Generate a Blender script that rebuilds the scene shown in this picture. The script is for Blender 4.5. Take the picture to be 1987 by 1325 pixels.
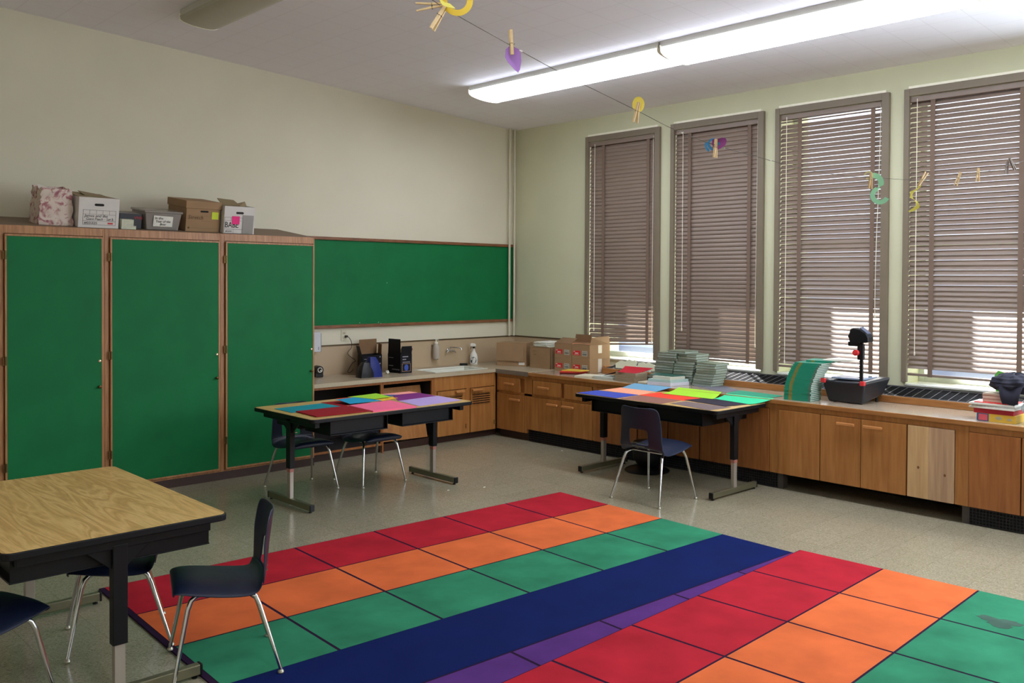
import bpy, bmesh, math, random
from math import radians as R, sin, cos, pi
from mathutils import Vector, Matrix
random.seed(7)
for _o in list(bpy.data.objects): bpy.data.objects.remove(_o)
SC = bpy.context.scene
COL = SC.collection

# ------------------------------------------------------------------ camera, world, sun, area lights, exposure
cd = bpy.data.cameras.new('camera'); cam = bpy.data.objects.new('camera', cd); COL.objects.link(cam)
YAW, PIT, ROL = R(46.394), R(-0.892), R(0.284)
_f = Vector((cos(YAW)*cos(PIT), sin(YAW)*cos(PIT), sin(PIT)))
_r = Vector((sin(YAW), -cos(YAW), 0)); _u = _r.cross(_f)
_r2 = _r*cos(ROL) + _u*sin(ROL); _u2 = -_r*sin(ROL) + _u*cos(ROL)
cam.matrix_world = Matrix(((_r2.x, _u2.x, -_f.x, -7.663), (_r2.y, _u2.y, -_f.y, -7.999), (_r2.z, _u2.z, -_f.z, 1.732), (0, 0, 0, 1)))
cd.sensor_width = 36.0; cd.sensor_fit = 'HORIZONTAL'; cd.lens = 1743.13/1987*36
cd.shift_y = -(662.5-571.11)/1987; cd.clip_start = 0.05; cd.clip_end = 200
SC.camera = cam
W = bpy.data.worlds.new('sky'); SC.world = W; W.use_nodes = True
nt = W.node_tree; nt.nodes.clear()
sky = nt.nodes.new('ShaderNodeTexSky'); sky.sky_type = 'NISHITA'; sky.sun_disc = False
sky.sun_elevation = R(50); sky.sun_rotation = R(50); sky.air_density = 1.0; sky.dust_density = 2.0
bg = nt.nodes.new('ShaderNodeBackground'); bg.inputs['Strength'].default_value = 0.36
wo = nt.nodes.new('ShaderNodeOutputWorld')
nt.links.new(sky.outputs[0], bg.inputs[0]); nt.links.new(bg.outputs[0], wo.inputs[0])
def lamp(name, kind, loc, direction, energy, color=(1, 1, 1), size=None, size_y=None, angle=None):
    ld = bpy.data.lights.new(name, kind); ld.energy = energy; ld.color = color
    if kind == 'AREA':
        ld.shape = 'RECTANGLE'; ld.size = size; ld.size_y = size_y
    if angle is not None: ld.angle = angle
    o = bpy.data.objects.new(name, ld); COL.objects.link(o); o.location = loc
    o.rotation_euler = Vector(direction).to_track_quat('-Z', 'Y').to_euler(); return o
lamp('sun', 'SUN', (4, 3, 8), (-1.0, -1.05, -2.0), 30, (1.0, 0.97, 0.94), angle=R(2.0))
# fill lamps added for the daylight of further, unseen windows of the same wall
for i, yy in enumerate((-6.52, -7.72, -8.92, -10.12)):
    lamp('window_daylight', 'AREA', (-0.12, yy, 2.05), (-1, 0, -0.05), 36, (0.76, 0.88, 1.0), 1.0, 2.2)
SC.view_settings.view_transform = 'Standard'; SC.view_settings.look = 'None'
SC.view_settings.gamma = 1.0; SC.view_settings.use_curve_mapping = False
SC.view_settings.exposure = 0.80
SC.cycles.use_denoising = True
SC.cycles.max_bounces = 10; SC.cycles.diffuse_bounces = 5; SC.cycles.glossy_bounces = 5
SC.cycles.transparent_max_bounces = 12; SC.cycles.sample_clamp_indirect = 8

# ------------------------------------------------------------------ materials
def srgb(c):
    return tuple(((v/255)/12.92 if v/255 <= 0.04045 else ((v/255+0.055)/1.055)**2.4) for v in c) + (1,)
MATS = {}
def mat(name, color, rough=0.6, metal=0.0, noise=0.0, nscale=8.0, spec=None, bump=0.0, bscale=200.0, stretch=None, emit=None, alpha=None, sheen=0.0):
    """color: sRGB 0-255 base; noise: amount of mottling of the thing's own colour"""
    if name in MATS: return MATS[name]
    m = bpy.data.materials.new(name); m.use_nodes = True; MATS[name] = m
    t = m.node_tree; b = t.nodes['Principled BSDF']; c = srgb(color)
    b.inputs['Base Color'].default_value = c; b.inputs['Roughness'].default_value = rough; b.inputs['Metallic'].default_value = metal
    if spec is not None: b.inputs['Specular IOR Level'].default_value = spec
    if sheen: b.inputs['Sheen Weight'].default_value = sheen
    tc = t.nodes.new('ShaderNodeTexCoord'); mp = t.nodes.new('ShaderNodeMapping')
    t.links.new(tc.outputs['Object'], mp.inputs[0])
    if stretch: mp.inputs['Scale'].default_value = stretch
    n = t.nodes.new('ShaderNodeTexNoise'); n.inputs['Scale'].default_value = nscale; n.inputs['Detail'].default_value = 6
    t.links.new(mp.outputs[0], n.inputs['Vector'])
    mix = t.nodes.new('ShaderNodeMix'); mix.data_type = 'RGBA'
    k = noise if noise else 0.04
    mix.inputs[6].default_value = tuple(v*(1-k) for v in c[:3])+(1,)
    mix.inputs[7].default_value = tuple(min(1, v*(1+k)) for v in c[:3])+(1,)
    rp = t.nodes.new('ShaderNodeMapRange'); rp.inputs[1].default_value = 0.3; rp.inputs[2].default_value = 0.7
    t.links.new(n.outputs[0], rp.inputs[0]); t.links.new(rp.outputs[0], mix.inputs[0]); t.links.new(mix.outputs[2], b.inputs['Base Color'])
    if bump:
        n2 = t.nodes.new('ShaderNodeTexNoise'); n2.inputs['Scale'].default_value = bscale; n2.inputs['Detail'].default_value = 3
        t.links.new(tc.outputs['Object'], n2.inputs['Vector'])
        bp = t.nodes.new('ShaderNodeBump'); bp.inputs['Strength'].default_value = bump; bp.inputs['Distance'].default_value = 0.004
        t.links.new(n2.outputs[0], bp.inputs['Height']); t.links.new(bp.outputs[0], b.inputs['Normal'])
    if emit:
        b.inputs['Emission Color'].default_value = srgb(color); b.inputs['Emission Strength'].default_value = emit
    if alpha is not None: b.inputs['Alpha'].default_value = alpha
    return m
def _nodes(m): return m.node_tree, m.node_tree.nodes, m.node_tree.links, m.node_tree.nodes['Principled BSDF']

def wood(name, light, dark, rough=0.45, scale=(1, 1, 1), rings=3.0, dist=6.0, fine=0.25):
    """veneer: long soft figure along local Z (scale stretches it)"""
    m = mat(name, light, rough, noise=0.06, nscale=5)
    t, N, L, b = _nodes(m)
    tc = N.new('ShaderNodeTexCoord'); mp = N.new('ShaderNodeMapping'); mp.inputs['Scale'].default_value = scale
    L.new(tc.outputs['Object'], mp.inputs[0])
    wv = N.new('ShaderNodeTexNoise'); wv.inputs['Scale'].default_value = rings; wv.inputs['Detail'].default_value = 8; wv.inputs['Distortion'].default_value = dist*0.1
    L.new(mp.outputs[0], wv.inputs['Vector'])
    cr = N.new('ShaderNodeValToRGB'); cr.color_ramp.elements[0].position = 0.3; cr.color_ramp.elements[1].position = 0.72
    cr.color_ramp.elements[0].color = srgb(dark); cr.color_ramp.elements[1].color = srgb(light)
    L.new(wv.outputs[0], cr.inputs[0])
    n2 = N.new('ShaderNodeTexNoise'); n2.inputs['Scale'].default_value = 1.7; n2.inputs['Detail'].default_value = 3
    L.new(tc.outputs['Object'], n2.inputs['Vector'])
    mx = N.new('ShaderNodeMix'); mx.data_type = 'RGBA'; mx.blend_type = 'MULTIPLY'; mx.inputs[0].default_value = fine
    L.new(cr.outputs[0], mx.inputs[6]); L.new(n2.outputs[0], mx.inputs[7]); L.new(mx.outputs[2], b.inputs['Base Color'])
    return m

M_wall = mat('wall_paint', (214, 208, 186), 0.75, noise=0.03, nscale=1.5, bump=0.15, bscale=90)
M_wallr = mat('window_wall_paint', (206, 206, 174), 0.7, noise=0.03, nscale=2, bump=0.12, bscale=90)
M_white = mat('white_paint', (225, 225, 218), 0.5)
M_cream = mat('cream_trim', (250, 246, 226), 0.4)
M_maple = wood('maple_veneer', (190, 132, 72), (166, 106, 52), 0.38, (14, 14, 1.2), 2.2, 3)
M_maple2 = wood('maple_veneer_dark', (176, 112, 58), (148, 88, 42), 0.4, (14, 14, 1.2), 2.6, 3)
M_oakedge = wood('cabinet_oak', (196, 142, 92), (158, 104, 60), 0.42, (20, 20, 1.5), 3, 4)
M_edgewood = wood('counter_edge_wood', (190, 132, 74), (158, 102, 52), 0.35, (1.5, 1.5, 20), 3, 3)
M_handle = mat('handle_wood', (192, 130, 76), .4)
M_pine = wood('raw_pine', (214, 178, 128), (190, 148, 102), 0.55, (11, 11, 0.9), 2.2, 5, 0.12)
M_pine2 = wood('raw_pine_grey', (204, 168, 130), (168, 132, 102), 0.55, (16, 16, 0.7), 2.2, 3, 0.12)
M_frame = wood('board_frame_wood', (150, 98, 62), (110, 66, 38), 0.45, (3, 20, 20), 3, 3)
M_green = mat('green_chalk_laminate', (6, 108, 58), 0.6, noise=0.1, nscale=3, spec=0.25)
M_plinth = mat('dark_rubber_base', (58, 34, 26), 0.5)
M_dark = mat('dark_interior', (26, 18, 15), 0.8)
M_black = mat('black_steel', (11, 12, 16), 0.45, spec=.3)
M_blackpl = mat('black_plastic', (13, 13, 17), 0.42, spec=.35)
M_grill = mat('black_grille', (20, 20, 24), 0.5, metal=0.3)
M_chrome = mat('chrome', (205, 205, 208), 0.14, metal=1.0)
M_brass = mat('old_brass', (96, 74, 44), 0.35, metal=0.9)
M_navy = mat('navy_chair_plastic', (16, 25, 50), 0.40, noise=0.08, nscale=30, bump=0.25, bscale=500)
M_footgrey = mat('grey_painted_steel', (120, 116, 92), 0.35, metal=0.5)
M_tube = mat('grey_tube', (168, 158, 146), 0.35, metal=0.4)
M_pinkband = mat('faded_red_band', (170, 110, 100), 0.5)
M_card = mat('corrugated_cardboard', (156, 124, 90), 0.8, noise=0.07, nscale=6)
M_carddk = mat('cardboard_inside', (124, 94, 64), 0.85, noise=0.07, nscale=6)
M_paper = mat('white_paper', (226, 224, 214), 0.7)
M_taupe = mat('taupe_blind', (134, 117, 105), 0.42, noise=0.04, nscale=2)
M_taupe2 = mat('taupe_tape', (120, 100, 86), 0.8)
M_casing = mat('taupe_casing', (124, 112, 94), 0.5)
M_cord = mat('cord_white', (240, 234, 216), 0.6)
M_string = mat('dark_string', (84, 78, 68), 0.8)
M_pin = mat('clothespin_wood', (226, 196, 146), 0.6, noise=0.08, nscale=40)
M_wire = mat('spring_wire', (90, 85, 80), 0.3, metal=1.0)
M_ink = mat('black_ink', (22, 22, 26), 0.7)
M_red = mat('red_print', (196, 36, 40), 0.6)
M_redknob = mat('red_plastic', (214, 52, 56), 0.35)
M_pipe = mat('pipe_paint', (206, 200, 176), 0.45)
M_darkmetal = mat('dark_strip_metal', (96, 78, 56), 0.4, metal=0.4)
M_porc = mat('sink_porcelain', (222, 222, 210), 0.12)

# laminate, speckled beige
def speckle(name, base, d1, d2, rough, scale, amt=0.5):
    m = mat(name, base, rough, noise=0.03)
    t, N, L, b = _nodes(m)
    tc = N.new('ShaderNodeTexCoord')
    v = N.new('ShaderNodeTexNoise'); v.inputs['Scale'].default_value = scale; v.inputs['Detail'].default_value = 2
    L.new(tc.outputs['Object'], v.inputs['Vector'])
    cr = N.new('ShaderNodeValToRGB'); e = cr.color_ramp.elements
    e[0].position = 0.36; e[0].color = srgb(d1); e[1].position = 0.66; e[1].color = srgb(d2)
    x = e.new(0.46); x.color = srgb(base); x = e.new(0.58); x.color = srgb(base)
    L.new(v.outputs[0], cr.inputs[0]); L.new(cr.outputs[0], b.inputs['Base Color'])
    return m
M_lam = speckle('speckled_laminate', (172, 156, 130), (140, 124, 100), (198, 184, 160), 0.28, 260)
M_lamr = speckle('grey_brown_laminate', (176, 158, 136), (154, 136, 114), (192, 176, 154), 0.12, 200)
M_splash = speckle('splash_laminate', (184, 162, 132), (160, 138, 110), (202, 182, 154), 0.4, 260)

# terrazzo-like vinyl floor, 12 inch tiles
M_floor = mat('vinyl_floor', (150, 142, 120), 0.16, noise=0.04)
t, N, L, b = _nodes(M_floor)
tc = N.new('ShaderNodeTexCoord')
vs = N.new('ShaderNodeTexVoronoi'); vs.inputs['Scale'].default_value = 150
L.new(tc.outputs['Object'], vs.inputs['Vector'])
cr = N.new('ShaderNodeValToRGB'); e = cr.color_ramp.elements
e[0].position = 0.0; e[0].color = srgb((132, 124, 102)); e[1].position = 1.0; e[1].color = srgb((170, 163, 142))
x = e.new(0.25); x.color = srgb((152, 144, 120)); x = e.new(0.8); x.color = srgb((157, 149, 126))
sp = N.new('ShaderNodeSeparateColor'); L.new(vs.outputs['Color'], sp.inputs[0]); L.new(sp.outputs[0], cr.inputs[0])
br = N.new('ShaderNodeTexBrick'); br.offset = 0.0; br.inputs['Scale'].default_value = 1.0
br.inputs['Brick Width'].default_value = 0.305; br.inputs['Row Height'].default_value = 0.305; br.inputs['Mortar Size'].default_value = 0.0016
br.inputs['Color1'].default_value = (1, 1, 1, 1); br.inputs['Color2'].default_value = (0.93, 0.93, 0.92, 1); br.inputs['Mortar'].default_value = (0.72, 0.7, 0.66, 1)
L.new(tc.outputs['Object'], br.inputs['Vector'])
mx = N.new('ShaderNodeMix'); mx.data_type = 'RGBA'; mx.blend_type = 'MULTIPLY'; mx.inputs[0].default_value = 1
L.new(cr.outputs[0], mx.inputs[6]); L.new(br.outputs[0], mx.inputs[7]); L.new(mx.outputs[2], b.inputs['Base Color'])
nr = N.new('ShaderNodeTexNoise'); nr.inputs['Scale'].default_value = 3; L.new(tc.outputs['Object'], nr.inputs['Vector'])
mr = N.new('ShaderNodeMapRange'); mr.inputs[3].default_value = 0.12; mr.inputs[4].default_value = 0.26
L.new(nr.outputs[0], mr.inputs[0]); L.new(mr.outputs[0], b.inputs['Roughness'])

# 12 inch ceiling tile
M_ceil = mat('ceiling_tile', (205, 200, 200), 0.85, noise=0.02)
t, N, L, b = _nodes(M_ceil)
tc = N.new('ShaderNodeTexCoord')
br = N.new('ShaderNodeTexBrick'); br.offset = 0.0; br.inputs['Scale'].default_value = 1.0
br.inputs['Brick Width'].default_value = 0.2915; br.inputs['Row Height'].default_value = 0.2915; br.inputs['Mortar Size'].default_value = 0.003
br.inputs['Color1'].default_value = srgb((240, 239, 246)); br.inputs['Color2'].default_value = srgb((240, 239, 246)); br.inputs['Mortar'].default_value = srgb((229, 227, 234))
mp = N.new('ShaderNodeMapping'); mp.inputs['Location'].default_value = (0.03, 0.06, 0)
L.new(tc.outputs['Object'], mp.inputs[0]); L.new(mp.outputs[0], br.inputs['Vector']); L.new(br.outputs[0], b.inputs['Base Color'])

# rug colours (pile)
def rugm(name, c, n=0.12):
    return mat(name, c, 0.95, noise=n*1.6, nscale=4, spec=0.1, bump=0.5, bscale=700, sheen=0.0)
RUG = {'red': rugm('rug_red', (176, 34, 48)), 'orange': rugm('rug_orange', (216, 106, 58), 0.08), 'green': rugm('rug_green', (50, 128, 94), 0.14),
       'blue': rugm('rug_navy', (12, 28, 84), 0.06), 'purple': rugm('rug_purple', (86, 48, 116), 0.08), 'line': rugm('rug_line', (44, 24, 52), 0.05), 'stain': rugm('rug_stain', (70, 96, 84), 0.2)}
# laminate oak table top
M_tabletop = mat('oak_print_laminate', (168, 128, 70), 0.34)
t, N, L, b = _nodes(M_tabletop)
tc = N.new('ShaderNodeTexCoord'); mp = N.new('ShaderNodeMapping'); mp.inputs['Scale'].default_value = (1.4, 11, 1)
L.new(tc.outputs['Object'], mp.inputs[0])
n1 = N.new('ShaderNodeTexNoise'); n1.inputs['Scale'].default_value = 0.85; n1.inputs['Detail'].default_value = 2.5; n1.inputs['Distortion'].default_value = 1.2
L.new(mp.outputs[0], n1.inputs['Vector'])
ml = N.new('ShaderNodeMath'); ml.operation = 'MULTIPLY'; ml.inputs[1].default_value = 11; L.new(n1.outputs[0], ml.inputs[0])
fr = N.new('ShaderNodeMath'); fr.operation = 'PINGPONG'; fr.inputs[1].default_value = 1.0; L.new(ml.outputs[0], fr.inputs[0])
n2 = N.new('ShaderNodeTexNoise'); n2.inputs['Scale'].default_value = 9; n2.inputs['Detail'].default_value = 8
mp2 = N.new('ShaderNodeMapping'); mp2.inputs['Scale'].default_value = (1.5, 16, 1); L.new(tc.outputs['Object'], mp2.inputs[0]); L.new(mp2.outputs[0], n2.inputs['Vector'])
ad = N.new('ShaderNodeMath'); ad.operation = 'MULTIPLY_ADD'; ad.inputs[1].default_value = 0.5; L.new(fr.outputs[0], ad.inputs[0])
m3 = N.new('ShaderNodeMath'); m3.operation = 'MULTIPLY'; m3.inputs[1].default_value = 0.55; L.new(n2.outputs[0], m3.inputs[0]); L.new(m3.outputs[0], ad.inputs[2])
cr = N.new('ShaderNodeValToRGB'); e = cr.color_ramp.elements
e[0].position = 0.15; e[0].color = srgb((182, 142, 82)); e[1].position = 0.85; e[1].color = srgb((226, 190, 124))
x = e.new(0.5); x.color = srgb((206, 166, 98))
L.new(ad.outputs[0], cr.inputs[0]); L.new(cr.outputs[0], b.inputs['Base Color'])

# floral fabric
M_floral = mat('floral_paper', (216, 200, 186), 0.7)
t, N, L, b = _nodes(M_floral)
tc = N.new('ShaderNodeTexCoord')
n1 = N.new('ShaderNodeTexNoise'); n1.inputs['Scale'].default_value = 13; n1.inputs['Detail'].default_value = 5; n1.inputs['Distortion'].default_value = 1.5
L.new(tc.outputs['Object'], n1.inputs['Vector'])
cr = N.new('ShaderNodeValToRGB'); e = cr.color_ramp.elements
e[0].position = 0.47; e[0].color = srgb((214, 198, 186)); e[1].position = 0.70; e[1].color = srgb((136, 70, 88))
x = e.new(0.53); x.color = srgb((196, 160, 152)); x = e.new(0.60); x.color = srgb((162, 104, 112))
L.new(n1.outputs[0], cr.inputs[0]); L.new(cr.outputs[0], b.inputs['Base Color'])

def glassy(name, color, alpha, rough=0.05):
    m = bpy.data.materials.new(name); m.use_nodes = True; MATS[name] = m
    t = m.node_tree; t.nodes.clear()
    o = t.nodes.new('ShaderNodeOutputMaterial'); mx = t.nodes.new('ShaderNodeMixShader'); tr = t.nodes.new('ShaderNodeBsdfTransparent'); gl = t.nodes.new('ShaderNodeBsdfPrincipled')
    gl.inputs['Base Color'].default_value = srgb(color); gl.inputs['Roughness'].default_value = rough
    tr.inputs[0].default_value = srgb(tuple(min(255, v*0.3+255*0.7) for v in color))
    mx.inputs[0].default_value = alpha
    t.links.new(tr.outputs[0], mx.inputs[1]); t.links.new(gl.outputs[0], mx.inputs[2]); t.links.new(mx.outputs[0], o.inputs[0])
    return m
M_glass = glassy('window_glass', (235, 240, 240), 0.08, 0.02)
M_tub = glassy('clear_plastic_tub', (176, 168, 160), 0.55, 0.2)
M_bag = glassy('thin_plastic_bag', (200, 214, 222), 0.5, 0.2)
M_soap = glassy('soap_bottle', (196, 186, 172), 0.75, 0.15)

# ------------------------------------------------------------------ mesh helpers
XF = {}   # root transforms by object name
class MB:
    def __init__(s): s.v = []; s.f = []; s.m = []
    def add(s, vs, fs, mi=0):
        o = len(s.v); s.v += [Vector(v) for v in vs]
        for f in fs: s.f.append([o+i for i in f]); s.m.append(mi)
        return s
    def box(s, x0, x1, y0, y1, z0, z1, mi=0, mtx=None):
        x0, x1 = min(x0, x1), max(x0, x1); y0, y1 = min(y0, y1), max(y0, y1); z0, z1 = min(z0, z1), max(z0, z1)
        vs = [(x0, y0, z0), (x1, y0, z0), (x1, y1, z0), (x0, y1, z0), (x0, y0, z1), (x1, y0, z1), (x1, y1, z1), (x0, y1, z1)]
        if mtx is not None: vs = [mtx @ Vector(v) for v in vs]
        return s.add(vs, [(3, 2, 1, 0), (4, 5, 6, 7), (0, 1, 5, 4), (1, 2, 6, 5), (2, 3, 7, 6), (3, 0, 4, 7)], mi)
    def prism(s, pts, d, mi=0):
        """pts: 3D planar polygon, d: extrusion vector"""
        n = len(pts); d = Vector(d); a = [Vector(p) for p in pts]
        s.add(a + [p+d for p in a], [list(range(n))[::-1], list(range(n, 2*n))] + [(i, (i+1) % n, n+(i+1) % n, n+i) for i in range(n)], mi); return s
    def tube(s, pts, r, n=8, mi=0, cap=True):
        pts = [Vector(p) for p in pts]; rs = r if isinstance(r, (list, tuple)) else [r]*len(pts)
        base = len(s.v); prev = None
        for i, p in enumerate(pts):
            if i == 0: d = pts[1]-pts[0]
            elif i == len(pts)-1: d = pts[-1]-pts[-2]
            else: d = (pts[i+1]-p).normalized()+(p-pts[i-1]).normalized()
            d.normalize()
            if prev is None:
                a = d.orthogonal().normalized()
            else:
                a = prev - d*prev.dot(d)
                a = a.normalized() if a.length > 1e-6 else d.orthogonal().normalized()
            prev = a; b2 = d.cross(a)
            for k in range(n):
                t = 2*pi*k/n; s.v.append(p+(a*cos(t)+b2*sin(t))*rs[i])
        for i in range(len(pts)-1):
            for k in range(n):
                s.f.append([base+i*n+k, base+i*n+(k+1) % n, base+(i+1)*n+(k+1) % n, base+(i+1)*n+k]); s.m.append(mi)
        if cap:
            s.f.append([base+k for k in range(n)][::-1]); s.m.append(mi)
            e = base+(len(pts)-1)*n; s.f.append([e+k for k in range(n)]); s.m.append(mi)
        return s
    def lathe(s, prof, c=(0, 0, 0), n=20, mi=0, axis='Z', sx=1, sy=1):
        """prof: (r,z) pairs bottom to top"""
        base = len(s.v); c = Vector(c)
        for r, z in prof:
            for k in range(n):
                t = 2*pi*k/n; v = Vector((r*cos(t)*sx, r*sin(t)*sy, z))
                if axis == 'X': v = Vector((v.z, v.x, v.y))
                if axis == 'Y': v = Vector((v.x, v.z, v.y))
                s.v.append(c+v)
        for i in range(len(prof)-1):
            for k in range(n):
                s.f.append([base+i*n+k, base+i*n+(k+1) % n, base+(i+1)*n+(k+1) % n, base+(i+1)*n+k]); s.m.append(mi)
        s.f.append([base+k for k in range(n)][::-1]); s.m.append(mi)
        e = base+(len(prof)-1)*n; s.f.append([e+k for k in range(n)]); s.m.append(mi)
        return s
    def build(s, name, mats, parent=None, bevel=0.0, smooth=False, world=False, solid=0.0, subdiv=0, seg=2):
        me = bpy.data.meshes.new(name); vs = s.v
        if world and parent is not None:
            inv = full(parent).inverted(); vs = [inv @ v for v in vs]
        me.from_pydata([tuple(v) for v in vs], [], s.f); me.validate()
        if not isinstance(mats, (list, tuple)): mats = [mats]
        for m in mats: me.materials.append(m)
        for p, mi in zip(me.polygons, s.m): p.material_index = mi
        bm = bmesh.new(); bm.from_mesh(me); bmesh.ops.recalc_face_normals(bm, faces=bm.faces)
        if solid: bmesh.ops.solidify(bm, geom=bm.faces[:], thickness=solid)
        bm.to_mesh(me); bm.free()
        if smooth:
            me.shade_smooth()
            if not subdiv: me.set_sharp_from_angle(angle=R(40))
        o = bpy.data.objects.new(name, me); COL.objects.link(o)
        if bevel:
            md = o.modifiers.new('bevel', 'BEVEL'); md.width = bevel; md.segments = seg; md.limit_method = 'ANGLE'; md.angle_limit = R(40)
        if subdiv:
            md = o.modifiers.new('sub', 'SUBSURF'); md.levels = subdiv; md.render_levels = subdiv
        if parent is not None: o.parent = parent
        XF[o.name] = Matrix.Identity(4)
        return o
def full(o):
    m = XF.get(o.name, Matrix.Identity(4)).copy()
    while o.parent is not None:
        o = o.parent; m = XF.get(o.name, Matrix.Identity(4)) @ m
    return m
def thing(name, label, cat, loc=(0, 0, 0), rot=(0, 0, 0), group=None, scale=1.0):
    o = bpy.data.objects.new(name, None); COL.objects.link(o); o.empty_display_size = 0.1
    o.location = loc; o.rotation_euler = rot; o.scale = (scale,)*3
    o['label'] = label; o['category'] = cat
    if group: o['group'] = group
    from mathutils import Euler
    XF[o.name] = Matrix.Translation(Vector(loc)) @ Euler(rot).to_matrix().to_4x4() @ Matrix.Scale(scale, 4)
    return o
def tag(o, label, cat, group=None, kind=None):
    o['label'] = label; o['category'] = cat
    if group: o['group'] = group
    if kind: o['kind'] = kind
    return o
def struct(o): o['kind'] = 'structure'; return o
def dup(root, loc=None, rot=None, label=None, group=None, scale=None):
    r = root.copy(); COL.objects.link(r)
    if loc is not None: r.location = loc
    if rot is not None: r.rotation_euler = rot
    if scale is not None: r.scale = (scale,)*3
    if label: r['label'] = label
    if group: r['group'] = group
    for ch in list(root.children):
        c = ch.copy(); COL.objects.link(c); c.parent = r
        for g in list(ch.children):
            d = g.copy(); COL.objects.link(d); d.parent = c
    return r
def text(parent, s, size, loc, xdir, ydir, m, name='lettering', extrude=0.0004, align='LEFT', shear=0.0, sx=1.0):
    """lettering lying in the plane spanned by xdir (reading direction) and ydir (up); loc in parent's local space"""
    cu = bpy.data.curves.new(name, 'FONT'); cu.body = s; cu.size = size; cu.extrude = extrude; cu.align_x = align; cu.shear = shear
    cu.resolution_u = 2; cu.materials.append(m)
    tmp = bpy.data.objects.new(name, cu); COL.objects.link(tmp)
    me = bpy.data.meshes.new_from_object(tmp.evaluated_get(bpy.context.evaluated_depsgraph_get())); bpy.data.objects.remove(tmp); bpy.data.curves.remove(cu)
    me.name = name; me.materials.clear(); me.materials.append(m)
    o = bpy.data.objects.new(name, me); COL.objects.link(o)
    x = Vector(xdir).normalized(); y = Vector(ydir).normalized(); z = x.cross(y)
    o.matrix_local = Matrix(((x.x*sx, y.x, z.x, loc[0]), (x.y*sx, y.y, z.y, loc[1]), (x.z*sx, y.z, z.z, loc[2]), (0, 0, 0, 1)))
    o.parent = parent
    return o
ORD = ['', 'first', 'second', 'third', 'fourth', 'fifth', 'sixth', 'seventh', 'eighth', 'ninth', 'tenth', 'eleventh', 'twelfth', 'thirteenth', 'fourteenth', 'fifteenth', 'sixteenth', 'seventeenth', 'eighteenth', 'nineteenth', 'twentieth', 'twenty-first', 'twenty-second']
XV, YV, ZV = (1, 0, 0), (0, 1, 0), (0, 0, 1)

# ------------------------------------------------------------------ room shell
CS = 0.0548
def cz(x): return 3.571 - CS*x
X0, Y0 = -9.4, -11.2
b = MB(); b.box(X0, 0.55, Y0, 0.2, -0.12, 0); struct(b.build('floor', M_floor))
b = MB(); b.prism([(X0-.2, Y0-.2, cz(X0-.2)), (0.001, Y0-.2, cz(0.001)), (0.001, 0.2, cz(0.001)), (X0-.2, 0.2, cz(X0-.2))], (0, 0, 0.12)); struct(b.build('ceiling', M_ceil))
b = MB(); b.prism([(X0, 0, 0), (0.0, 0, 0), (0.0, 0, cz(0)), (X0, 0, cz(X0))], (0, 0.2, 0)); struct(b.build('wall_left', M_wall))
b = MB(); b.box(X0-.2, X0, Y0, 0.2, 0, cz(X0)); struct(b.build('wall_side', M_wall))
b = MB(); b.prism([(X0, Y0, 0), (0.55, Y0, 0), (0.55, Y0, cz(0)), (X0, Y0, cz(X0))], (0, -0.2, 0)); struct(b.build('wall_rear', M_wall))
WIN = [(-1.205, -2.19), (-2.385, -3.415), (-3.59, -4.615), (-4.795, -5.83)]
ZB, ZT = 0.86, 3.36
b = MB(); TH = 0.55
b.box(0, TH, Y0, 0.2, -0.1, ZB); b.box(0, TH, Y0, 0.2, ZT, 4.0)
FARWIN = [(-6.0, -7.04), (-7.2, -8.24), (-8.4, -9.44), (-9.6, -10.64)]  # unseen windows added as a source for the fill lamps
ys = [0.2] + [v for w in WIN+FARWIN for v in w]
for i in range(0, 16, 2): b.box(0, TH, ys[i], ys[i+1], ZB, ZT)
b.box(0, TH, Y0, FARWIN[-1][1], ZB, ZT)
struct(b.build('wall_right', M_wallr))
b = MB(); b.box(0.55, 1.0, Y0, 0.2, 3.42, 3.6); o = b.build('roof_overhang', mat('soffit_paint', (190, 186, 178), 0.8)); struct(o)  # unseen slab, its depth shaped to shade the upper part of the blinds
b = MB(); b.box(24, 25, -45, 35, -1.2, 9.5)
struct(b.build('wall_across_street', mat('pale_facade', (244, 238, 240), .9, noise=.05, nscale=1)))  # plain slab added outside to set the light seen between the slats
b = MB(); b.box(0.55, 40, -40, 30, -1.3, -1.2); struct(b.build('ground_outside', mat('grey_paving', (150, 148, 152), 0.9, noise=0.1)))
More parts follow.
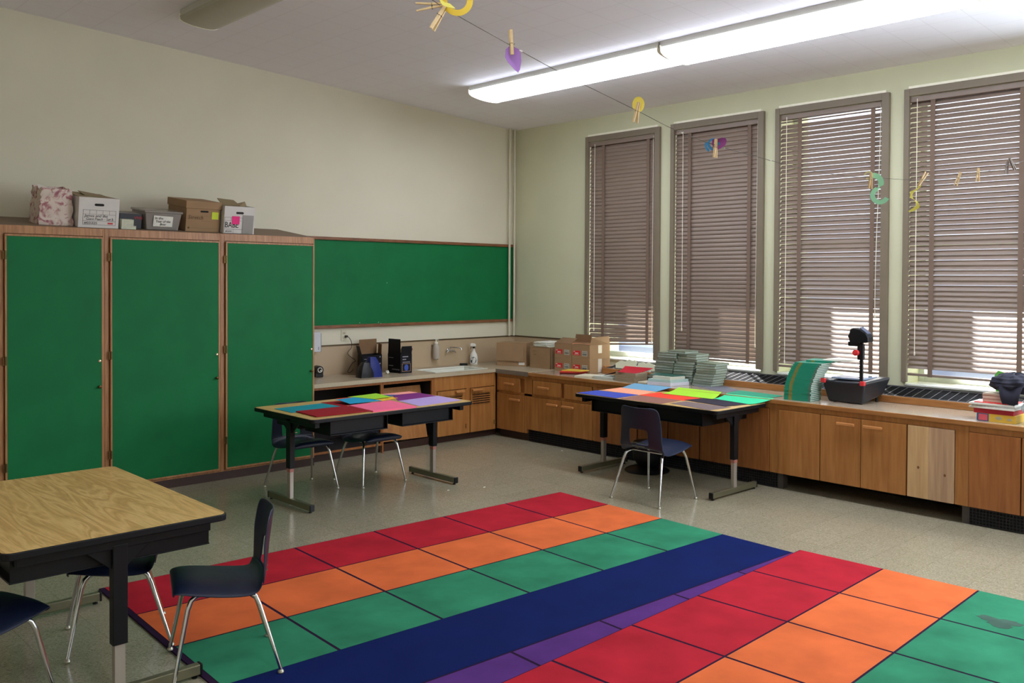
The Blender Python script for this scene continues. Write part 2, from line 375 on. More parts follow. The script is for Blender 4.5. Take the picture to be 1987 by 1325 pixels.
# windows: casing, sash, glass, sill
for i, (ya, yb) in enumerate(WIN+FARWIN):
    n = i+1
    w = bpy.data.objects.new('window_%d' % n, None); COL.objects.link(w); w['kind'] = 'structure'; w.location = (0, (ya+yb)/2, ZB)
    XF[w.name] = Matrix.Translation(Vector((0, (ya+yb)/2, ZB)))
    f = MB(); f.box(0.27, 0.33, ya, ya-.05, ZB, ZT); f.box(0.27, 0.33, yb+.05, yb, ZB, ZT); f.box(0.27, 0.33, ya-.05, yb+.05, ZB, ZB+.07); f.box(0.27, 0.33, ya-.05, yb+.05, ZT-.05, ZT); f.box(0.275, 0.325, ya-.05, yb+.05, 2.05, 2.10)
    f.build('window_sash', mat('sash_paint', (214, 222, 214), 0.45), w, bevel=.004, world=True)
    g = MB(); g.box(0.297, 0.303, ya-.05, yb+.05, ZB+.07, ZT-.05); g.build('window_pane', M_glass, w, world=True)
    s = MB(); s.box(-0.015, 0.27, ya, yb, ZB, ZB+.015); s.build('window_sill', mat('sill_paint', (214, 214, 206), 0.35), w, bevel=.003, world=True)
    c = MB(); c.box(-.035, 0.0, ya+.025, ya-.02, ZB+.03, ZT-.005); c.box(-.035, 0.0, yb+.035, yb-.03, ZB+.03, ZT-.005)
    c.box(-.034, 0.0, ya-.02, yb+.035, 3.293, ZT-.005)
    c.build('window_casing', M_casing, w, bevel=.003, world=True)
    t_ = MB(); t_.box(-.03, 0, ya-.01, yb+.0, ZT-.004, ZT+.018); t_.build('head_strip', M_cream, w, bevel=.003, world=True)  # bright colour stands in for the sunlit soffit of the recess
    if n > 4:
        l = MB(); l.box(0.02, 0.022, ya-.005, yb+.005, ZB+.02, ZT-.01); l.build('roller_shade', mat('cream_roller_shade', (224, 218, 196), .8), w, world=True)  # unseen shade added to keep direct sun out of the room
    if n == 4:
        l = MB(); l.box(0.255, 0.27, -5.06, -4.99, 0.925, 0.935); l.build('sash_latch', M_blackpl, w, world=True)

# ------------------------------------------------------------------ venetian blinds
def blind(i, ya, yb, tilt, zbot, tapes, cords, label):
    y0, y1 = ya-.008, yb+.008
    t = thing('venetian_blind', label, 'window blind', (0.04, (ya+yb)/2, zbot), group='taupe venetian blinds')
    h = MB(); h.box(-.005, .06, y0, y1, 3.245, 3.292); h.build('headrail', M_taupe, t, bevel=.004, world=True)
    s = MB(); pitch = .0415; wd = .05; n = int((3.24-zbot-.02)/pitch)
    rnd = random.Random(i)
    for k in range(n):
        z = 3.225-k*pitch; tl = tilt + R(rnd.uniform(-.6, .6)); sag = rnd.uniform(-.0015, .0015)
        if k == 0 and i == 2: tl = R(24)
        drop = 0.0; 
        if i == 0 and k > n-5: drop = (k-(n-5))*.012
        pr = []
        for q in range(5):   # curved slat, outer edge high
            a = (q/4-.5)*wd; crown = .004*(1-(2*q/4-1)**2)
            pr.append((0.028 + a*cos(tl) - crown*sin(tl), a*sin(tl) + crown*cos(tl)))
        vs = []
        for yy, dd in ((y0, drop), (y1, 0)):
            for px, pz in pr: vs.append((px, yy, z+pz+sag-dd))
            for px, pz in pr: vs.append((px+.0007*sin(tl), yy, z+pz+sag-dd-.0012))
        fs = [(q, q+1, 10+q+1, 10+q) for q in range(4)] + [(5+q+1, 5+q, 15+q, 15+q+1) for q in range(4)] + [(0, 10, 15, 5), (4, 9, 19, 14)]
        s.add(vs, fs)
    s.build('slats', M_taupe, t, smooth=True, world=True)
    br_ = MB(); dz = .0; 
    dl = .05 if i == 0 else 0
    br_.prism([(.012, y0, zbot-dl), (.046, y0, zbot-dl), (.046, y0, zbot+.018-dl), (.012, y0, zbot+.018-dl)], (0, 0, 0)) if False else None
    br_.add([(.008, y0, zbot-dl), (.05, y0, zbot-dl), (.05, y0, zbot+.02-dl), (.008, y0, zbot+.02-dl), (.008, y1, zbot), (.05, y1, zbot), (.05, y1, zbot+.02), (.008, y1, zbot+.02)],
            [(0, 1, 2, 3), (4, 7, 6, 5), (0, 4, 5, 1), (1, 5, 6, 2), (2, 6, 7, 3), (3, 7, 4, 0)])
    br_.build('bottom_rail', M_taupe, t, bevel=.003, world=True)
    for ty in tapes:
        m = MB(); m.box(.0015, .003, ty+.019, ty-.019, zbot-.002, 3.25); m.build('ladder_tape', M_taupe2, t, world=True)
    for cy, z1, z0, amp in cords:
        m = MB(); pts = []
        for k in range(17):
            u = k/16; pts.append((-.006, cy + amp*sin(u*2.2)*u, z1+(z0-z1)*u))
        m.tube(pts, .003, 6); m.lathe([(.003, 0), (.0065, .004), (.006, .03), (.003, .036)], (pts[-1][0], pts[-1][1], z0-.034), 8)
        m.build('pull_cord', M_cord, t, smooth=True, world=True)
    return t
blind(0, *WIN[0], R(65), 1.055, (-1.42, -2.045), ((-1.30, 3.27, 1.2, 0), (-2.12, 3.27, 1.10, 0.004)), 'nearly closed taupe blind nearest the corner, its bottom rail hanging crooked')
blind(1, *WIN[1], R(68.5), 0.935, (-2.575, -3.27), ((-2.50, 3.27, 1.25, 0), (-3.365, 3.27, 1.13, 0.012)), 'closed brownish blind behind the blue and purple paper, second from the corner')
blind(2, *WIN[2], R(52), 0.93, (-3.80, -4.49), ((-3.67, 3.27, 1.00, 0), (-4.56, 3.27, 1.45, 0.04)), 'half-open blind behind the overhead projector with one open gap at its top')
blind(3, *WIN[3], R(52), 0.945, (-4.995, -5.67), ((-4.87, 3.27, 1.15, 0),), 'half-open blind at the right edge, above the pile with the dark cloth')

# ------------------------------------------------------------------ backsplash, pipes, board
b = MB(); b.box(-3.235, 0, -.008, 0, .748, 1.043); b.box(-.008, 0, -.008, -1.16, .748, 1.043); struct(b.build('trim_1', M_splash))
b = MB(); b.box(-3.235, 0, -.012, 0, 1.043, 1.058); b.box(-.012, 0, -.012, -1.16, 1.043, 1.058); struct(b.build('trim_2', M_darkmetal))
for k, (px, lab) in enumerate(((-.138, 'left'), (-.056, 'right'))):
    b = MB(); b.tube([(px, -.05, 1.058), (px, -.05, cz(px)-.002)], .0135, 12); o = b.build('wall_pipe', M_pipe, smooth=True)
    tag(o, 'cream painted vertical pipe in the corner, the %s one of two' % lab, 'pipe', 'pipes in the corner')
t = thing('bulletin_board', 'long green board in a thin wood frame above the sink counter', 'board', (-1.63, 0, 1.229))
b = MB(); x0, x1, z0, z1 = -3.232, -.012, 1.229, 2.17
b.box(x0, x1, -.03, 0, z1-.032, z1); b.box(x0, x1, -.03, 0, z0, z0+.032); b.box(x1-.032, x1, -.03, 0, z0+.032, z1-.032); b.box(x0, x0+.03, -.03, 0, z0+.032, z1-.032)
b.build('frame', M_frame, t, bevel=.004, world=True)
b = MB(); b.box(x0+.03, x1-.032, -.012, 0, z0+.032, z1-.032); b.build('panel', M_green, t, world=True)
for px, pz in ((-2.28, 1.275), (-2.04, 1.275), (-2.01, 1.262), (-1.93, 1.7)):
    b = MB(); b.lathe([(.001, 0), (.004, .003), (.001, .005)], (px, -.0125, pz), 8, axis='Y'); b.v = [Vector((v.x, 2*-.0125-v.y, v.z)) for v in b.v]
    b.build('push_pin', M_paper, t, world=True)

# ------------------------------------------------------------------ tall cabinets with a sloping top
DC = .69
SL = math.atan(.1464)
def topz(y): return 2.121 + (y+DC)*.1464
def tall(x0, x1, label, first=False, knobs=True):
    t = thing('tall_cabinet', label, 'cabinet', ((x0+x1)/2, -DC, 0), group='green tall cabinets on the left wall')
    b = MB(); b.prism([(x0+.001, -DC+.02, .07), (x0+.001, 0, .07), (x0+.001, 0, topz(0)-.012), (x0+.001, -DC+.02, topz(-DC+.02)-.012)], (x1-x0-.002, 0, 0))
    b.build('carcass', M_oakedge, t, world=True)
    b = MB(); b.prism([(x0, -DC+.001, 2.109), (x0, 0, topz(0)-.011), (x0, 0, topz(0)), (x0, -DC+.001, 2.121)], (x1-x0, 0, 0))
    b.build('sloping_top', mat('dusty_cabinet_top', (126, 106, 86), 0.7, noise=.08), t, world=True)
    b = MB(); w = .034
    b.box(x0, x0+w, -DC, -DC+.02, .07, 2.121); b.box(x1-(.012 if not first else .012), x1, -DC, -DC+.02, .07, 2.121); b.box(x0+w, x1-.012, -DC, -DC+.02, 2.06, 2.121); b.box(x0+w, x1-.012, -DC, -DC+.02, .07, .085)
    b.build('face_frame', M_oakedge, t, bevel=.002, world=True)
    b = MB(); b.box(x0, x1, -DC+.004, -DC+.03, 0, .07); b.build('plinth', M_plinth, t, world=True)
    dx0, dx1 = x0+w+.004, x1-.014
    d = MB(); zt = 2.054; zb = .09; e = .014
    d.box(dx0, dx1, -DC-.020, -DC-.001, zt-e, zt); d.box(dx0, dx1, -DC-.020, -DC-.001, zb, zb+e); d.box(dx0, dx0+e, -DC-.020, -DC-.001, zb+e, zt-e); d.box(dx1-e, dx1, -DC-.020, -DC-.001, zb+e, zt-e)
    d.box(dx0+e, dx1-e, -DC-.018, -DC-.002, zb+e, zt-e, 1)
    dd = d.build('door', [M_oakedge, M_green], t, bevel=.0015, world=True)
    kx = dx1-.035
    k = MB(); k.lathe([(.006, 0), (.006, .012), (.013, .02), (.011, .03), (.003, .033)], (0, 0, 0), 12, axis='Y')
    k.v = [Vector((kx+v.x, -DC-.018-v.y, .887+v.z)) for v in k.v]; k.build('knob', M_brass, dd, smooth=True, world=True)
    k = MB(); k.lathe([(.009, 0), (.011, .004), (.007, .009), (.002, .01)], (0, 0, 0), 12, axis='Y')
    k.v = [Vector((kx+.006+v.x, -DC-.018-v.y, 1.087+v.z)) for v in k.v]; k.build('door_lock', mat('pale_brass', (226, 216, 180), 0.25, metal=.6), dd, smooth=True, world=True)
    for hz in (1.9, 1.125, .34):
        h = MB(); h.box(dx0-.014, dx0+.012, -DC-.0215, -DC-.0185, hz-.032, hz+.032); h.tube([(dx0-.001, -DC-.024, hz-.034), (dx0-.001, -DC-.024, hz+.034)], .0035, 8)
        h.build('hinge', M_brass, t, world=True)
    return t
tall(-6.85, -5.864, 'tall green-doored cabinet cut by the left edge of the photo, only a sliver seen')
tall(-5.863, -5.118, 'tall green-doored cabinet under the floral bag, at the left end')
tall(-5.117, -4.156, 'widest tall green-doored cabinet, in the middle under the grey tub')
tall(-4.155, -3.236, 'tall green-doored cabinet at the right end, under the box marked BABE')

# boxes on the sloping top: frames tilt with it
def ontop(name, label, cat, x, y, rz=0.0):
    return thing(name, label, cat, (x, y, topz(y)+.0005), (SL, 0, rz))
def open_carton(t, w, d, h, m, mi, th=.006, lid=False):
    b = MB(); b.box(-w/2, w/2, 0, th, 0, h); b.box(-w/2, w/2, d-th, d, 0, h); b.box(-w/2, -w/2+th, th, d-th, 0, h); b.box(w/2-th, w/2, th, d-th, 0, h); b.box(-w/2+th, w/2-th, th, d-th, 0, th)
    return b
# floral bag
t = ontop('floral_bag', 'floral pink and cream paper bag standing on the left tall cabinet', 'bag', -5.435, -.60)
b = MB(); NX, NZ = 14, 12
rnd = random.Random(3)
def bagv(u, w, z):   # rounded square section
    a = u*2*pi; cx_, sy_ = cos(a), sin(a)
    r = 1/max(abs(cx_), abs(sy_))**.82
    return Vector((cx_*r*.128*w, .16+sy_*r*.14*w, z))
N1 = 40
for k in range(NZ+1):
    z = .275*k/NZ
    for j in range(N1):
        v = bagv(j/N1, 1-.10*(k/NZ)**2 + .02*sin(k*1.3), z)
        v += Vector((rnd.uniform(-.006, .006), rnd.uniform(-.006, .006), rnd.uniform(-.003, .012) if k == NZ else 0)); b.v.append(v)
for k in range(NZ):
    for j in range(N1): b.f.append([k*N1+j, k*N1+(j+1) % N1, (k+1)*N1+(j+1) % N1, (k+1)*N1+j]); b.m.append(0)
b.f.append(list(range(N1))[::-1]); b.m.append(0)
top = len(b.v)
for j in range(N1): v = bagv(j/N1, .8, .255+rnd.uniform(-.01, .01)); b.v.append(v)
for j in range(N1): b.f.append([NZ*N1+j, NZ*N1+(j+1) % N1, top+(j+1) % N1, top+j]); b.m.append(0)
b.f.append([top+j for j in range(N1)]); b.m.append(0)
b.build('bag_body', M_floral, t, smooth=True)
b = MB(); b.add([(-.12, .06, .262), (-.02, .04, .27), (.0, .14, .262), (-.1, .2, .3)], [(0, 1, 2, 3)]); b.build('tissue', M_paper, t, solid=.002)
# James box
M_wbox = mat('white_box_board', (212, 206, 200), 0.6)
def archive(t, w, d, h, m, hole=True):
    b = open_carton(t, w, d, h, m, 0); b.build('box_body', m, t, bevel=.001)
    o = MB(); n = 16; pts = []
    for k in range(n):
        a = 2*pi*k/n; pts.append((cos(a)*.012 + (.024 if cos(a) > 0 else -.024), -.0008, h*.765 + sin(a)*.010))
    o.prism(pts, (0, .001, 0)); o.build('hand_hole', M_dark, t)
def outline(b, x0, x1, z0, z1, y, w=.0018):
    b.box(x0, x1, y, y+.0006, z0, z0+w); b.box(x0, x1, y, y+.0006, z1-w, z1); b.box(x0, x0+w, y, y+.0006, z0, z1); b.box(x1-w, x1, y, y+.0006, z0, z1)
t = ontop('storage_box', 'white storage box labelled James and the Giant Peach, number 03325', 'box', -5.147, -.645)
archive(t, .305, .36, .235, M_wbox)
b = MB(); outline(b, -.12, .128, .022, .138, -.001); b.box(-.12, .128, -.001, -.0004, .104, .1055); b.box(-.12, .128, -.001, -.0004, .052, .0535)
for k in range(1, 5): b.box(-.12+k*.0496, -.1185+k*.0496, -.001, -.0004, .104, .138)
b.build('printed_form', M_ink, t)
text(t, 'James and the', .031, (-.108, -.0012, .083), XV, ZV, M_ink, 'handwriting', shear=.2)
text(t, 'Giant Peach - Set b', .029, (-.098, -.0012, .059), XV, ZV, M_ink, 'handwriting', shear=.2, sx=.92)
text(t, '#03325', .026, (-.11, -.0012, .028), XV, ZV, M_ink, 'box_number', extrude=.0008, sx=1.25)
b = MB(); b.box(.068, .108, -.001, -.0004, .031, .043); b.build('red_stamp', M_red, t)
b = MB(); b.prism([(-.152, .02, .232), (.10, .02, .230), (.12, .34, .238), (-.15, .34, .25)], (0, 0, .006)); b.prism([(-.08, .1, .24), (.06, .08, .238), (.06, .3, .246), (-.07, .3, .262)], (0, 0, .004)); b.build('loose_papers', mat('manila_papers', (150, 132, 100), 0.8), t)
# black tape box + small cream box
t = ontop('black_box', 'low black box with red print between the white box and the grey tub', 'box', -4.88, -.58)
b = MB(); b.box(-.085, .092, 0, .22, 0, .12); b.build('box_body', mat('black_card', (28, 28, 36), 0.45), t, bevel=.003)
b = MB(); b.box(-.085, .092, .0, .22, .1202, .123); b.build('box_lid', mat('grey_lid', (120, 110, 104), 0.5), t)
text(t, 'VHS', .032, (.030, -.0008, .078), XV, ZV, M_red, 'red_lettering', sx=1.2)
t = ontop('small_carton', 'small cream carton leaning before the low black box', 'carton', -4.925, -.655)
b = MB(); b.box(-.05, .045, 0, .05, 0, .078); b.box(.045, .066, .0, .05, 0, .028); b.build('carton_body', mat('pale_print_card', (196, 198, 176), 0.6, noise=.12, nscale=45), t, bevel=.001)
# clear tub
t = ontop('plastic_tub', 'translucent grey lidded plastic tub labelled In the Year of the Boar', 'storage tub', -4.625, -.62)
b = MB(); 
def frus(b, w0, w1, d0, d1, z0, z1, yo, mi=0):
    b.add([(-w0, yo, z0), (w0, yo, z0), (w0, yo+d0, z0), (-w0, yo+d0, z0), (-w1, yo-(d1-d0)/2, z1), (w1, yo-(d1-d0)/2, z1), (w1, yo+d0+(d1-d0)/2, z1), (-w1, yo+d0+(d1-d0)/2, z1)],
          [(3, 2, 1, 0), (4, 5, 6, 7), (0, 1, 5, 4), (1, 2, 6, 5), (2, 3, 7, 6), (3, 0, 4, 7)], mi)
frus(b, .133, .15, .27, .30, 0, .14, .015); b.build('tub_body', M_tub, t, bevel=.006, smooth=True)
b = MB(); b.box(-.160, .160, -.006, .306, .14, .158); b.build('tub_lid', M_tub, t, bevel=.006)
b = MB()
for k in range(4): b.box(-.12, .05+.01*k, .04, .25, .006+k*.028, .03+k*.028)
b.build('books_inside', mat('books_in_tub', (150, 140, 132), 0.6, noise=.2), t)
b = MB(); b.box(.055, .125, .04, .25, .006, .12); b.build('dark_contents', mat('dark_contents_m', (70, 62, 74), 0.6), t)
b = MB(); b.add([(-.085, .004, .03), (.075, .004, .03), (.078, -.003, .115), (-.082, -.003, .12)], [(0, 1, 2, 3)]); b.build('paper_label', M_paper, t, solid=.001)
text(t, 'In the', .03, (-.075, -.0045, .089), XV, ZV, M_ink, 'handwriting', shear=.15)
text(t, 'Year of the', .027, (-.066, -.003, .064), XV, ZV, M_ink, 'handwriting', shear=.15)
text(t, 'Boar', .027, (-.03, -.0014, .04), XV, ZV, M_ink, 'handwriting', shear=.15)
# brown lidded box
t = ontop('storage_box', 'brown lidded storage box marked Stretch with a yellow sticky note', 'box', -4.275, -.60)
b = MB(); b.box(-.15, .15, .006, .38, 0, .225); b.build('box_body', M_card, t, bevel=.002)
b = MB(); b.box(-.158, .158, -.002, .39, .195, .258); b.build('box_lid', M_card, t, bevel=.003)
n = 16; b = MB(); b.prism([(cos(2*pi*k/n)*.010 + (.034 if cos(2*pi*k/n) > 0 else -.018), .0045, .172+sin(2*pi*k/n)*.008) for k in range(n)], (0, .002, 0)); b.build('hand_hole', M_dark, t)
text(t, 'Stretch', .046, (-.135, .0045, .105), XV, ZV, mat('pencil', (96, 72, 48), .8), 'handwriting', shear=.2)
b = MB(); b.box(-.02, .07, .0045, .0055, .09, .0912); b.box(-.13, .14, .0045, .0055, .135, .1358); b.box(-.13, .14, .0045, .0055, .03, .031); b.lathe([(.009, 0), (.009, .001)], (-.125, .0045, .03), 12, axis='Y'); b.build('printed_lines', mat('pencil', (96, 72, 48), .8), t)
b = MB(); b.box(.075, .135, .003, .0045, .11, .172); b.build('sticky_note', mat('yellow_sticky', (206, 222, 60), .7), t)
# BABE box
t = ontop('storage_box', 'white open storage box marked BABE with a pink sticky note', 'box', -3.968, -.645)
archive(t, .285, .36, .237, M_wbox)
b = MB(); outline(b, -.138, .13, .002, .14, -.001); b.box(-.138, .13, -.001, -.0004, .036, .038); b.box(-.138, .02, -.001, -.0004, .112, .1135); b.box(-.055, -.0535, -.001, -.0004, .002, .036); b.box(-.08, -.0785, -.001, -.0004, .112, .14); b.build('printed_form', M_ink, t)
text(t, 'BABE', .07, (-.135, -.0015, .052), XV, ZV, M_ink, 'handwriting', extrude=.001, sx=.8)
text(t, '#03305', .02, (-.128, -.0012, .012), XV, ZV, M_ink, 'box_number')
b = MB(); b.box(-.072, .0, -.0028, -.0018, .082, .152); b.build('sticky_note', mat('pink_sticky', (232, 44, 128), .7), t)
b = MB(); b.box(.03, .128, -.004, -.0015, .006, .145); b.box(.028, .13, -.0045, -.0042, .004, .165, 1); b.build('picture_card', [mat('picture_card_print', (120, 150, 190), .5, noise=.5, nscale=25), M_tub], t)
b = MB(); b.prism([(-.12, .1, .235), (.02, .05, .24), (.03, .2, .275), (-.1, .25, .28)], (0, 0, .006)); b.prism([(.04, .1, .235), (.11, .1, .235), (.12, .16, .275), (.06, .18, .255)], (.0, .004, 0)); b.box(-.14, .13, .2, .21, .2, .25); b.build('loose_folders', mat('manila_papers', (150, 132, 100), 0.8), t)

# ------------------------------------------------------------------ base cabinets, left run (faces y=-.62)
HF = -.62
def handle(b, x0, x1, z, y=HF, axis='x'):
    if axis == 'x':
        b.box(x0, x1, y-.038, y-.016, z-.008, z+.012); b.box(x0+.012, x0+.026, y-.02, y, z-.004, z+.006); b.box(x1-.026, x1-.012, y-.02, y, z-.004, z+.006)
    else:
        b.box(y-.038, y-.016, x0, x1, z-.008, z+.014); b.box(y-.02, y, x0+.012, x0+.026, z-.004, z+.006); b.box(y-.02, y, x1-.026, x1-.012, z-.004, z+.006)
def kick(t, x0, x1):
    b = MB(); b.box(x0, x1, HF+.05, HF+.06, 0, .075); b.build('toe_kick', M_plinth, t, world=True)
t = thing('open_base_cabinet', 'open doorless base cabinet bay next to the tall cabinets', 'cabinet', (-2.82, HF, 0))
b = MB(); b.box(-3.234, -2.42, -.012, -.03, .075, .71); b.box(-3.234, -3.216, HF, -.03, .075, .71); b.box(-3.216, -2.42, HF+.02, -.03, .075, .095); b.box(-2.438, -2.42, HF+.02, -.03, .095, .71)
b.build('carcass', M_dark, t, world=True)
b = MB(); b.box(-3.234, -2.42, HF, HF+.02, .685, .71); b.box(-2.438, -2.42, HF, HF+.02, .075, .685); b.box(-3.216, -2.438, HF, HF+.02, .075, .095); b.build('face_frame', M_maple2, t, bevel=.0015, world=True)
b = MB(); b.box(-3.216, -2.438, -.30, -.03, .36, .38); b.build('shelf', M_maple2, t, world=True); kick(t, -3.234, -2.42)
t = thing('open_base_cabinet', 'open base cabinet bay with a loose wood panel leaning inside', 'cabinet', (-2.09, HF, 0))
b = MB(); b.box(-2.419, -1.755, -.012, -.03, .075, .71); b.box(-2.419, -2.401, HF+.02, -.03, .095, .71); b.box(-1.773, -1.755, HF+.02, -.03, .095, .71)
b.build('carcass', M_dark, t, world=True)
b = MB(); b.box(-2.419, -1.755, HF, HF+.02, .680, .71); b.box(-2.419, -2.401, HF, HF+.02, .0, .68); b.box(-1.79, -1.755, HF, HF+.02, .0, .68); b.build('face_frame', M_maple2, t, bevel=.0015, world=True)
b = MB(); b.add([(-2.395, HF+.03, .10), (-1.82, HF+.03, .09), (-1.82, HF+.16, .625), (-2.395, HF+.16, .62)], [(0, 1, 2, 3)]); b.build('loose_panel', M_maple, t, solid=.016, world=True)
kick(t, -2.419, -1.755)
t = thing('sink_cabinet', 'maple sink cabinet with two louvred doors', 'cabinet', (-1.33, HF, 0))
b = MB(); b.box(-1.754, -.90, HF+.02, -.012, .075, .65); b.build('carcass', M_maple2, t, world=True)
b = MB(); b.box(-1.754, -.88, HF, HF+.02, .56, .71); b.box(-1.754, -1.722, HF, HF+.02, .075, .56); b.box(-.905, -.88, HF, HF+.02, .075, .56); b.box(-1.310, -1.262, HF, HF+.02, .075, .56)
b.build('face_frame', M_maple, t, bevel=.0015, world=True)
for x0, x1, h0, h1, l0, l1 in ((-1.719, -1.313, -1.49, -1.372, -1.66, -1.378), (-1.259, -.908, -1.255, -1.112, -1.255+.02, -.975)):
    d = MB(); d.box(x0, x1, HF-.014, HF-.0005, .078, .375); d.box(x0, x1, HF-.014, HF-.0005, .492, .553); d.box(x0, l0, HF-.014, HF-.0005, .375, .492); d.box(l1, x1, HF-.014, HF-.0005, .375, .492)
    for k in range(6):
        zz = .375+.117*k/5; d.prism([(l0, HF-.014, zz-.004), (l0, HF-.002, zz-.012), (l0, HF-.002, zz-.004), (l0, HF-.014, zz+.006)], (l1-l0, 0, 0))
    d.box(l0, l1, HF-.0018, HF-.0005, .375, .492, 1)
    dd = d.build('door', [M_maple, M_dark], t, world=True)
    k = MB(); handle(k, h0, h1, .535, HF-.014); k.build('handle', M_handle, dd, bevel=.003, world=True)
    k = MB(); k.box(x1-.018 if x0 < -1.5 else x1-.012, x1-.012 if x0 < -1.5 else x1-.006, HF-.018, HF-.0142, .13, .18); k.build('hinge', M_brass, dd, world=True)
kick(t, -1.754, -.84)
# base cabinets, window run (faces x=-.88)
FX = -.88
def kickr(t, y0, y1, grill=False, deep=False):
    b = MB()
    if not grill:
        b.box(FX+.05, FX+.06, y0, y1, 0, .09); b.build('toe_kick', M_plinth, t, world=True)
    else:
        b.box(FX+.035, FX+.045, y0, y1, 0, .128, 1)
        n = int(abs(y1-y0)/.022)
        for k in range(n+1): yy = y0+(y1-y0)*k/n; b.box(FX+.028, FX+.035, yy-.002, yy+.002, .004, .128)
        for k in range(6): zz = .008+k*.022; b.box(FX+.026, FX+.033, y0, y1, zz-.002, zz+.002)
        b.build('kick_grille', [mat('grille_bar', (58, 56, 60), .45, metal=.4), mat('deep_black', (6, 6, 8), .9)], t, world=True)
def rcab(label, y0, y1, drawers=(), doors=(), grill=0, stiles=(), panel_mat=M_maple, zb=.131, name='base_cabinet'):
    t = thing(name, label, 'cabinet', (FX, (y0+y1)/2, 0), group='maple cabinets under the windows')
    b = MB(); b.box(FX+.02, -.34, y0, y1, zb, .70); b.build('carcass', M_maple2, t, world=True)
    b = MB(); b.box(FX, FX+.02, y0, y1, .668, .71)
    for a, c in stiles: b.box(FX, FX+.02, a, c, zb, .668)
    zz = [.131]
    if drawers: b.box(FX, FX+.02, y0, y1, .487, .513)
    b.build('face_frame', M_maple, t, bevel=.0012, world=True)
    for a, c, h in drawers:
        d = MB(); d.box(FX-.012, FX+.019, a-.002, c+.002, .515, .666); dd = d.build('drawer', panel_mat, t, bevel=.0015, world=True)
        if h: k = MB(); handle(k, h[1], h[0], .597, FX-.012, 'y'); k.build('handle', M_handle, dd, bevel=.004, world=True)
    for a, c, h, m in doors:
        d = MB(); top = .485 if drawers else .666
        d.box(FX-.012, FX+.019, a-.002, c+.002, zb+.002, top); dd = d.build('door', m or panel_mat, t, bevel=.0015, world=True)
        if h: k = MB(); handle(k, h[1], h[0], .432 if drawers else .613, FX-.012, 'y'); k.build('handle', M_handle, dd, bevel=.004, world=True)
    if grill == 1: kickr(t, y0, y1, True)
    elif grill == 0: kickr(t, y0, y1)
    elif grill == 2:
        b = MB(); b.box(-.40, -.36, y0, y1, 0, .131); b.build('back_panel', M_dark, t, world=True)
        for yy in ((y0,) if y0 > -5 else (y1+.05,)):
            b = MB(); b.box(FX+.03, FX+.10, yy, yy-.05, 0, .131); b.build('kick_post', mat('kick_post_m', (70, 62, 58), .6), t, world=True)
    return t
rcab('corner cabinet with one small drawer over one door', -.642, -1.12, drawers=((-.676, -1.016, (-.795, -.944)),), doors=((-.676, -1.075, (-.883, -1.042), None),), grill=0, stiles=((-.642, -.674), (-1.078, -1.12)), zb=.085)
rcab('cabinet with a drawer and two doors left of the papered table', -1.121, -2.085, drawers=((-1.219, -1.624, (-1.319, -1.474)), (-1.674, -2.05, None)), doors=((-1.203, -1.638, (-1.452, -1.604), None), (-1.642, -2.06, (-1.67, -1.827), None)), grill=1, stiles=((-1.121, -1.2), (-2.06, -2.085)))
rcab('two-door cabinet hidden behind the papered table', -2.086, -3.34, doors=((-2.11, -2.63, None, M_maple2), (-2.64, -2.985, None, M_maple2), (-2.995, -3.335, None, M_maple2)), grill=1, stiles=((-2.086, -2.108),), panel_mat=M_maple2)
rcab('plain cabinet panel behind the right end of the papered table', -3.341, -4.095, doors=((-3.345, -4.031, None, M_maple2),), grill=1, stiles=((-4.034, -4.095),), panel_mat=M_maple2)
rcab('cabinet right of the papered table with a plain door and two handled doors', -4.096, -5.184, doors=((-4.122, -4.489, None, None), (-4.494, -4.828, (-4.642, -4.786), None), (-4.829, -5.180, (-4.858, -5.007), None)), grill=2, stiles=((-4.096, -4.119),))
t = rcab('cabinet bay closed by one pale unfinished pine board', -5.185, -5.618, doors=((-5.188, -5.344, None, M_pine), (-5.3402, -5.524, None, M_pine2)), grill=2, stiles=((-5.527, -5.618),))
for yy, zz in ((-5.27, .36), (-5.46, .33)):
    b = MB(); b.lathe([(.011, 0), (.008, .0006)], (0, 0, 0), 12); b.v = [Vector((FX-.0125-v.z, yy+v.x*.8, zz+v.y)) for v in b.v]; b.build('wood_knot', mat('knot', (120, 78, 44), .6), [c for c in t.children if c.name.startswith('door')][0 if yy > -5.34 else 1], world=True)
rcab('plain-doored cabinet at the right edge of the photo', -5.619, -11.15, doors=((-5.621, -5.960, None, M_maple2), (-5.965, -6.6, None, M_maple2), (-6.61, -7.25, None, None), (-7.26, -7.9, None, None), (-7.91, -8.55, None, None), (-8.56, -9.2, None, None), (-9.21, -9.85, None, None), (-9.86, -10.5, None, None), (-10.51, -11.1, None, None)), grill=1, stiles=())

# worktops
t = thing('worktop', 'speckled beige laminate counter with the sink, turning the corner', 'countertop', (-1.6, -.32, .71))
sx0, sx1, sy0, sy1 = -1.69, -.95, -.565, -.165
b = MB()
b.box(-3.234, sx0, -.639, -.009, .712, .748); b.box(sx1, -.899, -.639, -.009, .712, .748); b.box(sx0, sx1, -.639, sy0, .712, .748); b.box(sx0, sx1, sy1, -.009, .712, .748)
b.box(-.899, -.009, -1.154, -.009, .712, .748)
b.build('laminate_top', M_lam, t, bevel=.002, world=True)
b = MB(); b.box(-3.234, -.899, -.6405, -.639, .710, .7475); b.build('front_edge', mat('pale_laminate_edge', (186, 172, 146), .35, noise=.05, nscale=60), t, world=True)
b = MB(); b.box(-.9005, -.899, -1.154, -.641, .700, .7475); b.build('metal_edge', mat('grey_metal_edge', (140, 136, 130), .35, metal=.6), t, world=True)
t = thing('sink', 'white rectangular sink set into the beige counter', 'sink', (-1.32, -.36, .748))
b = MB(); w = .022
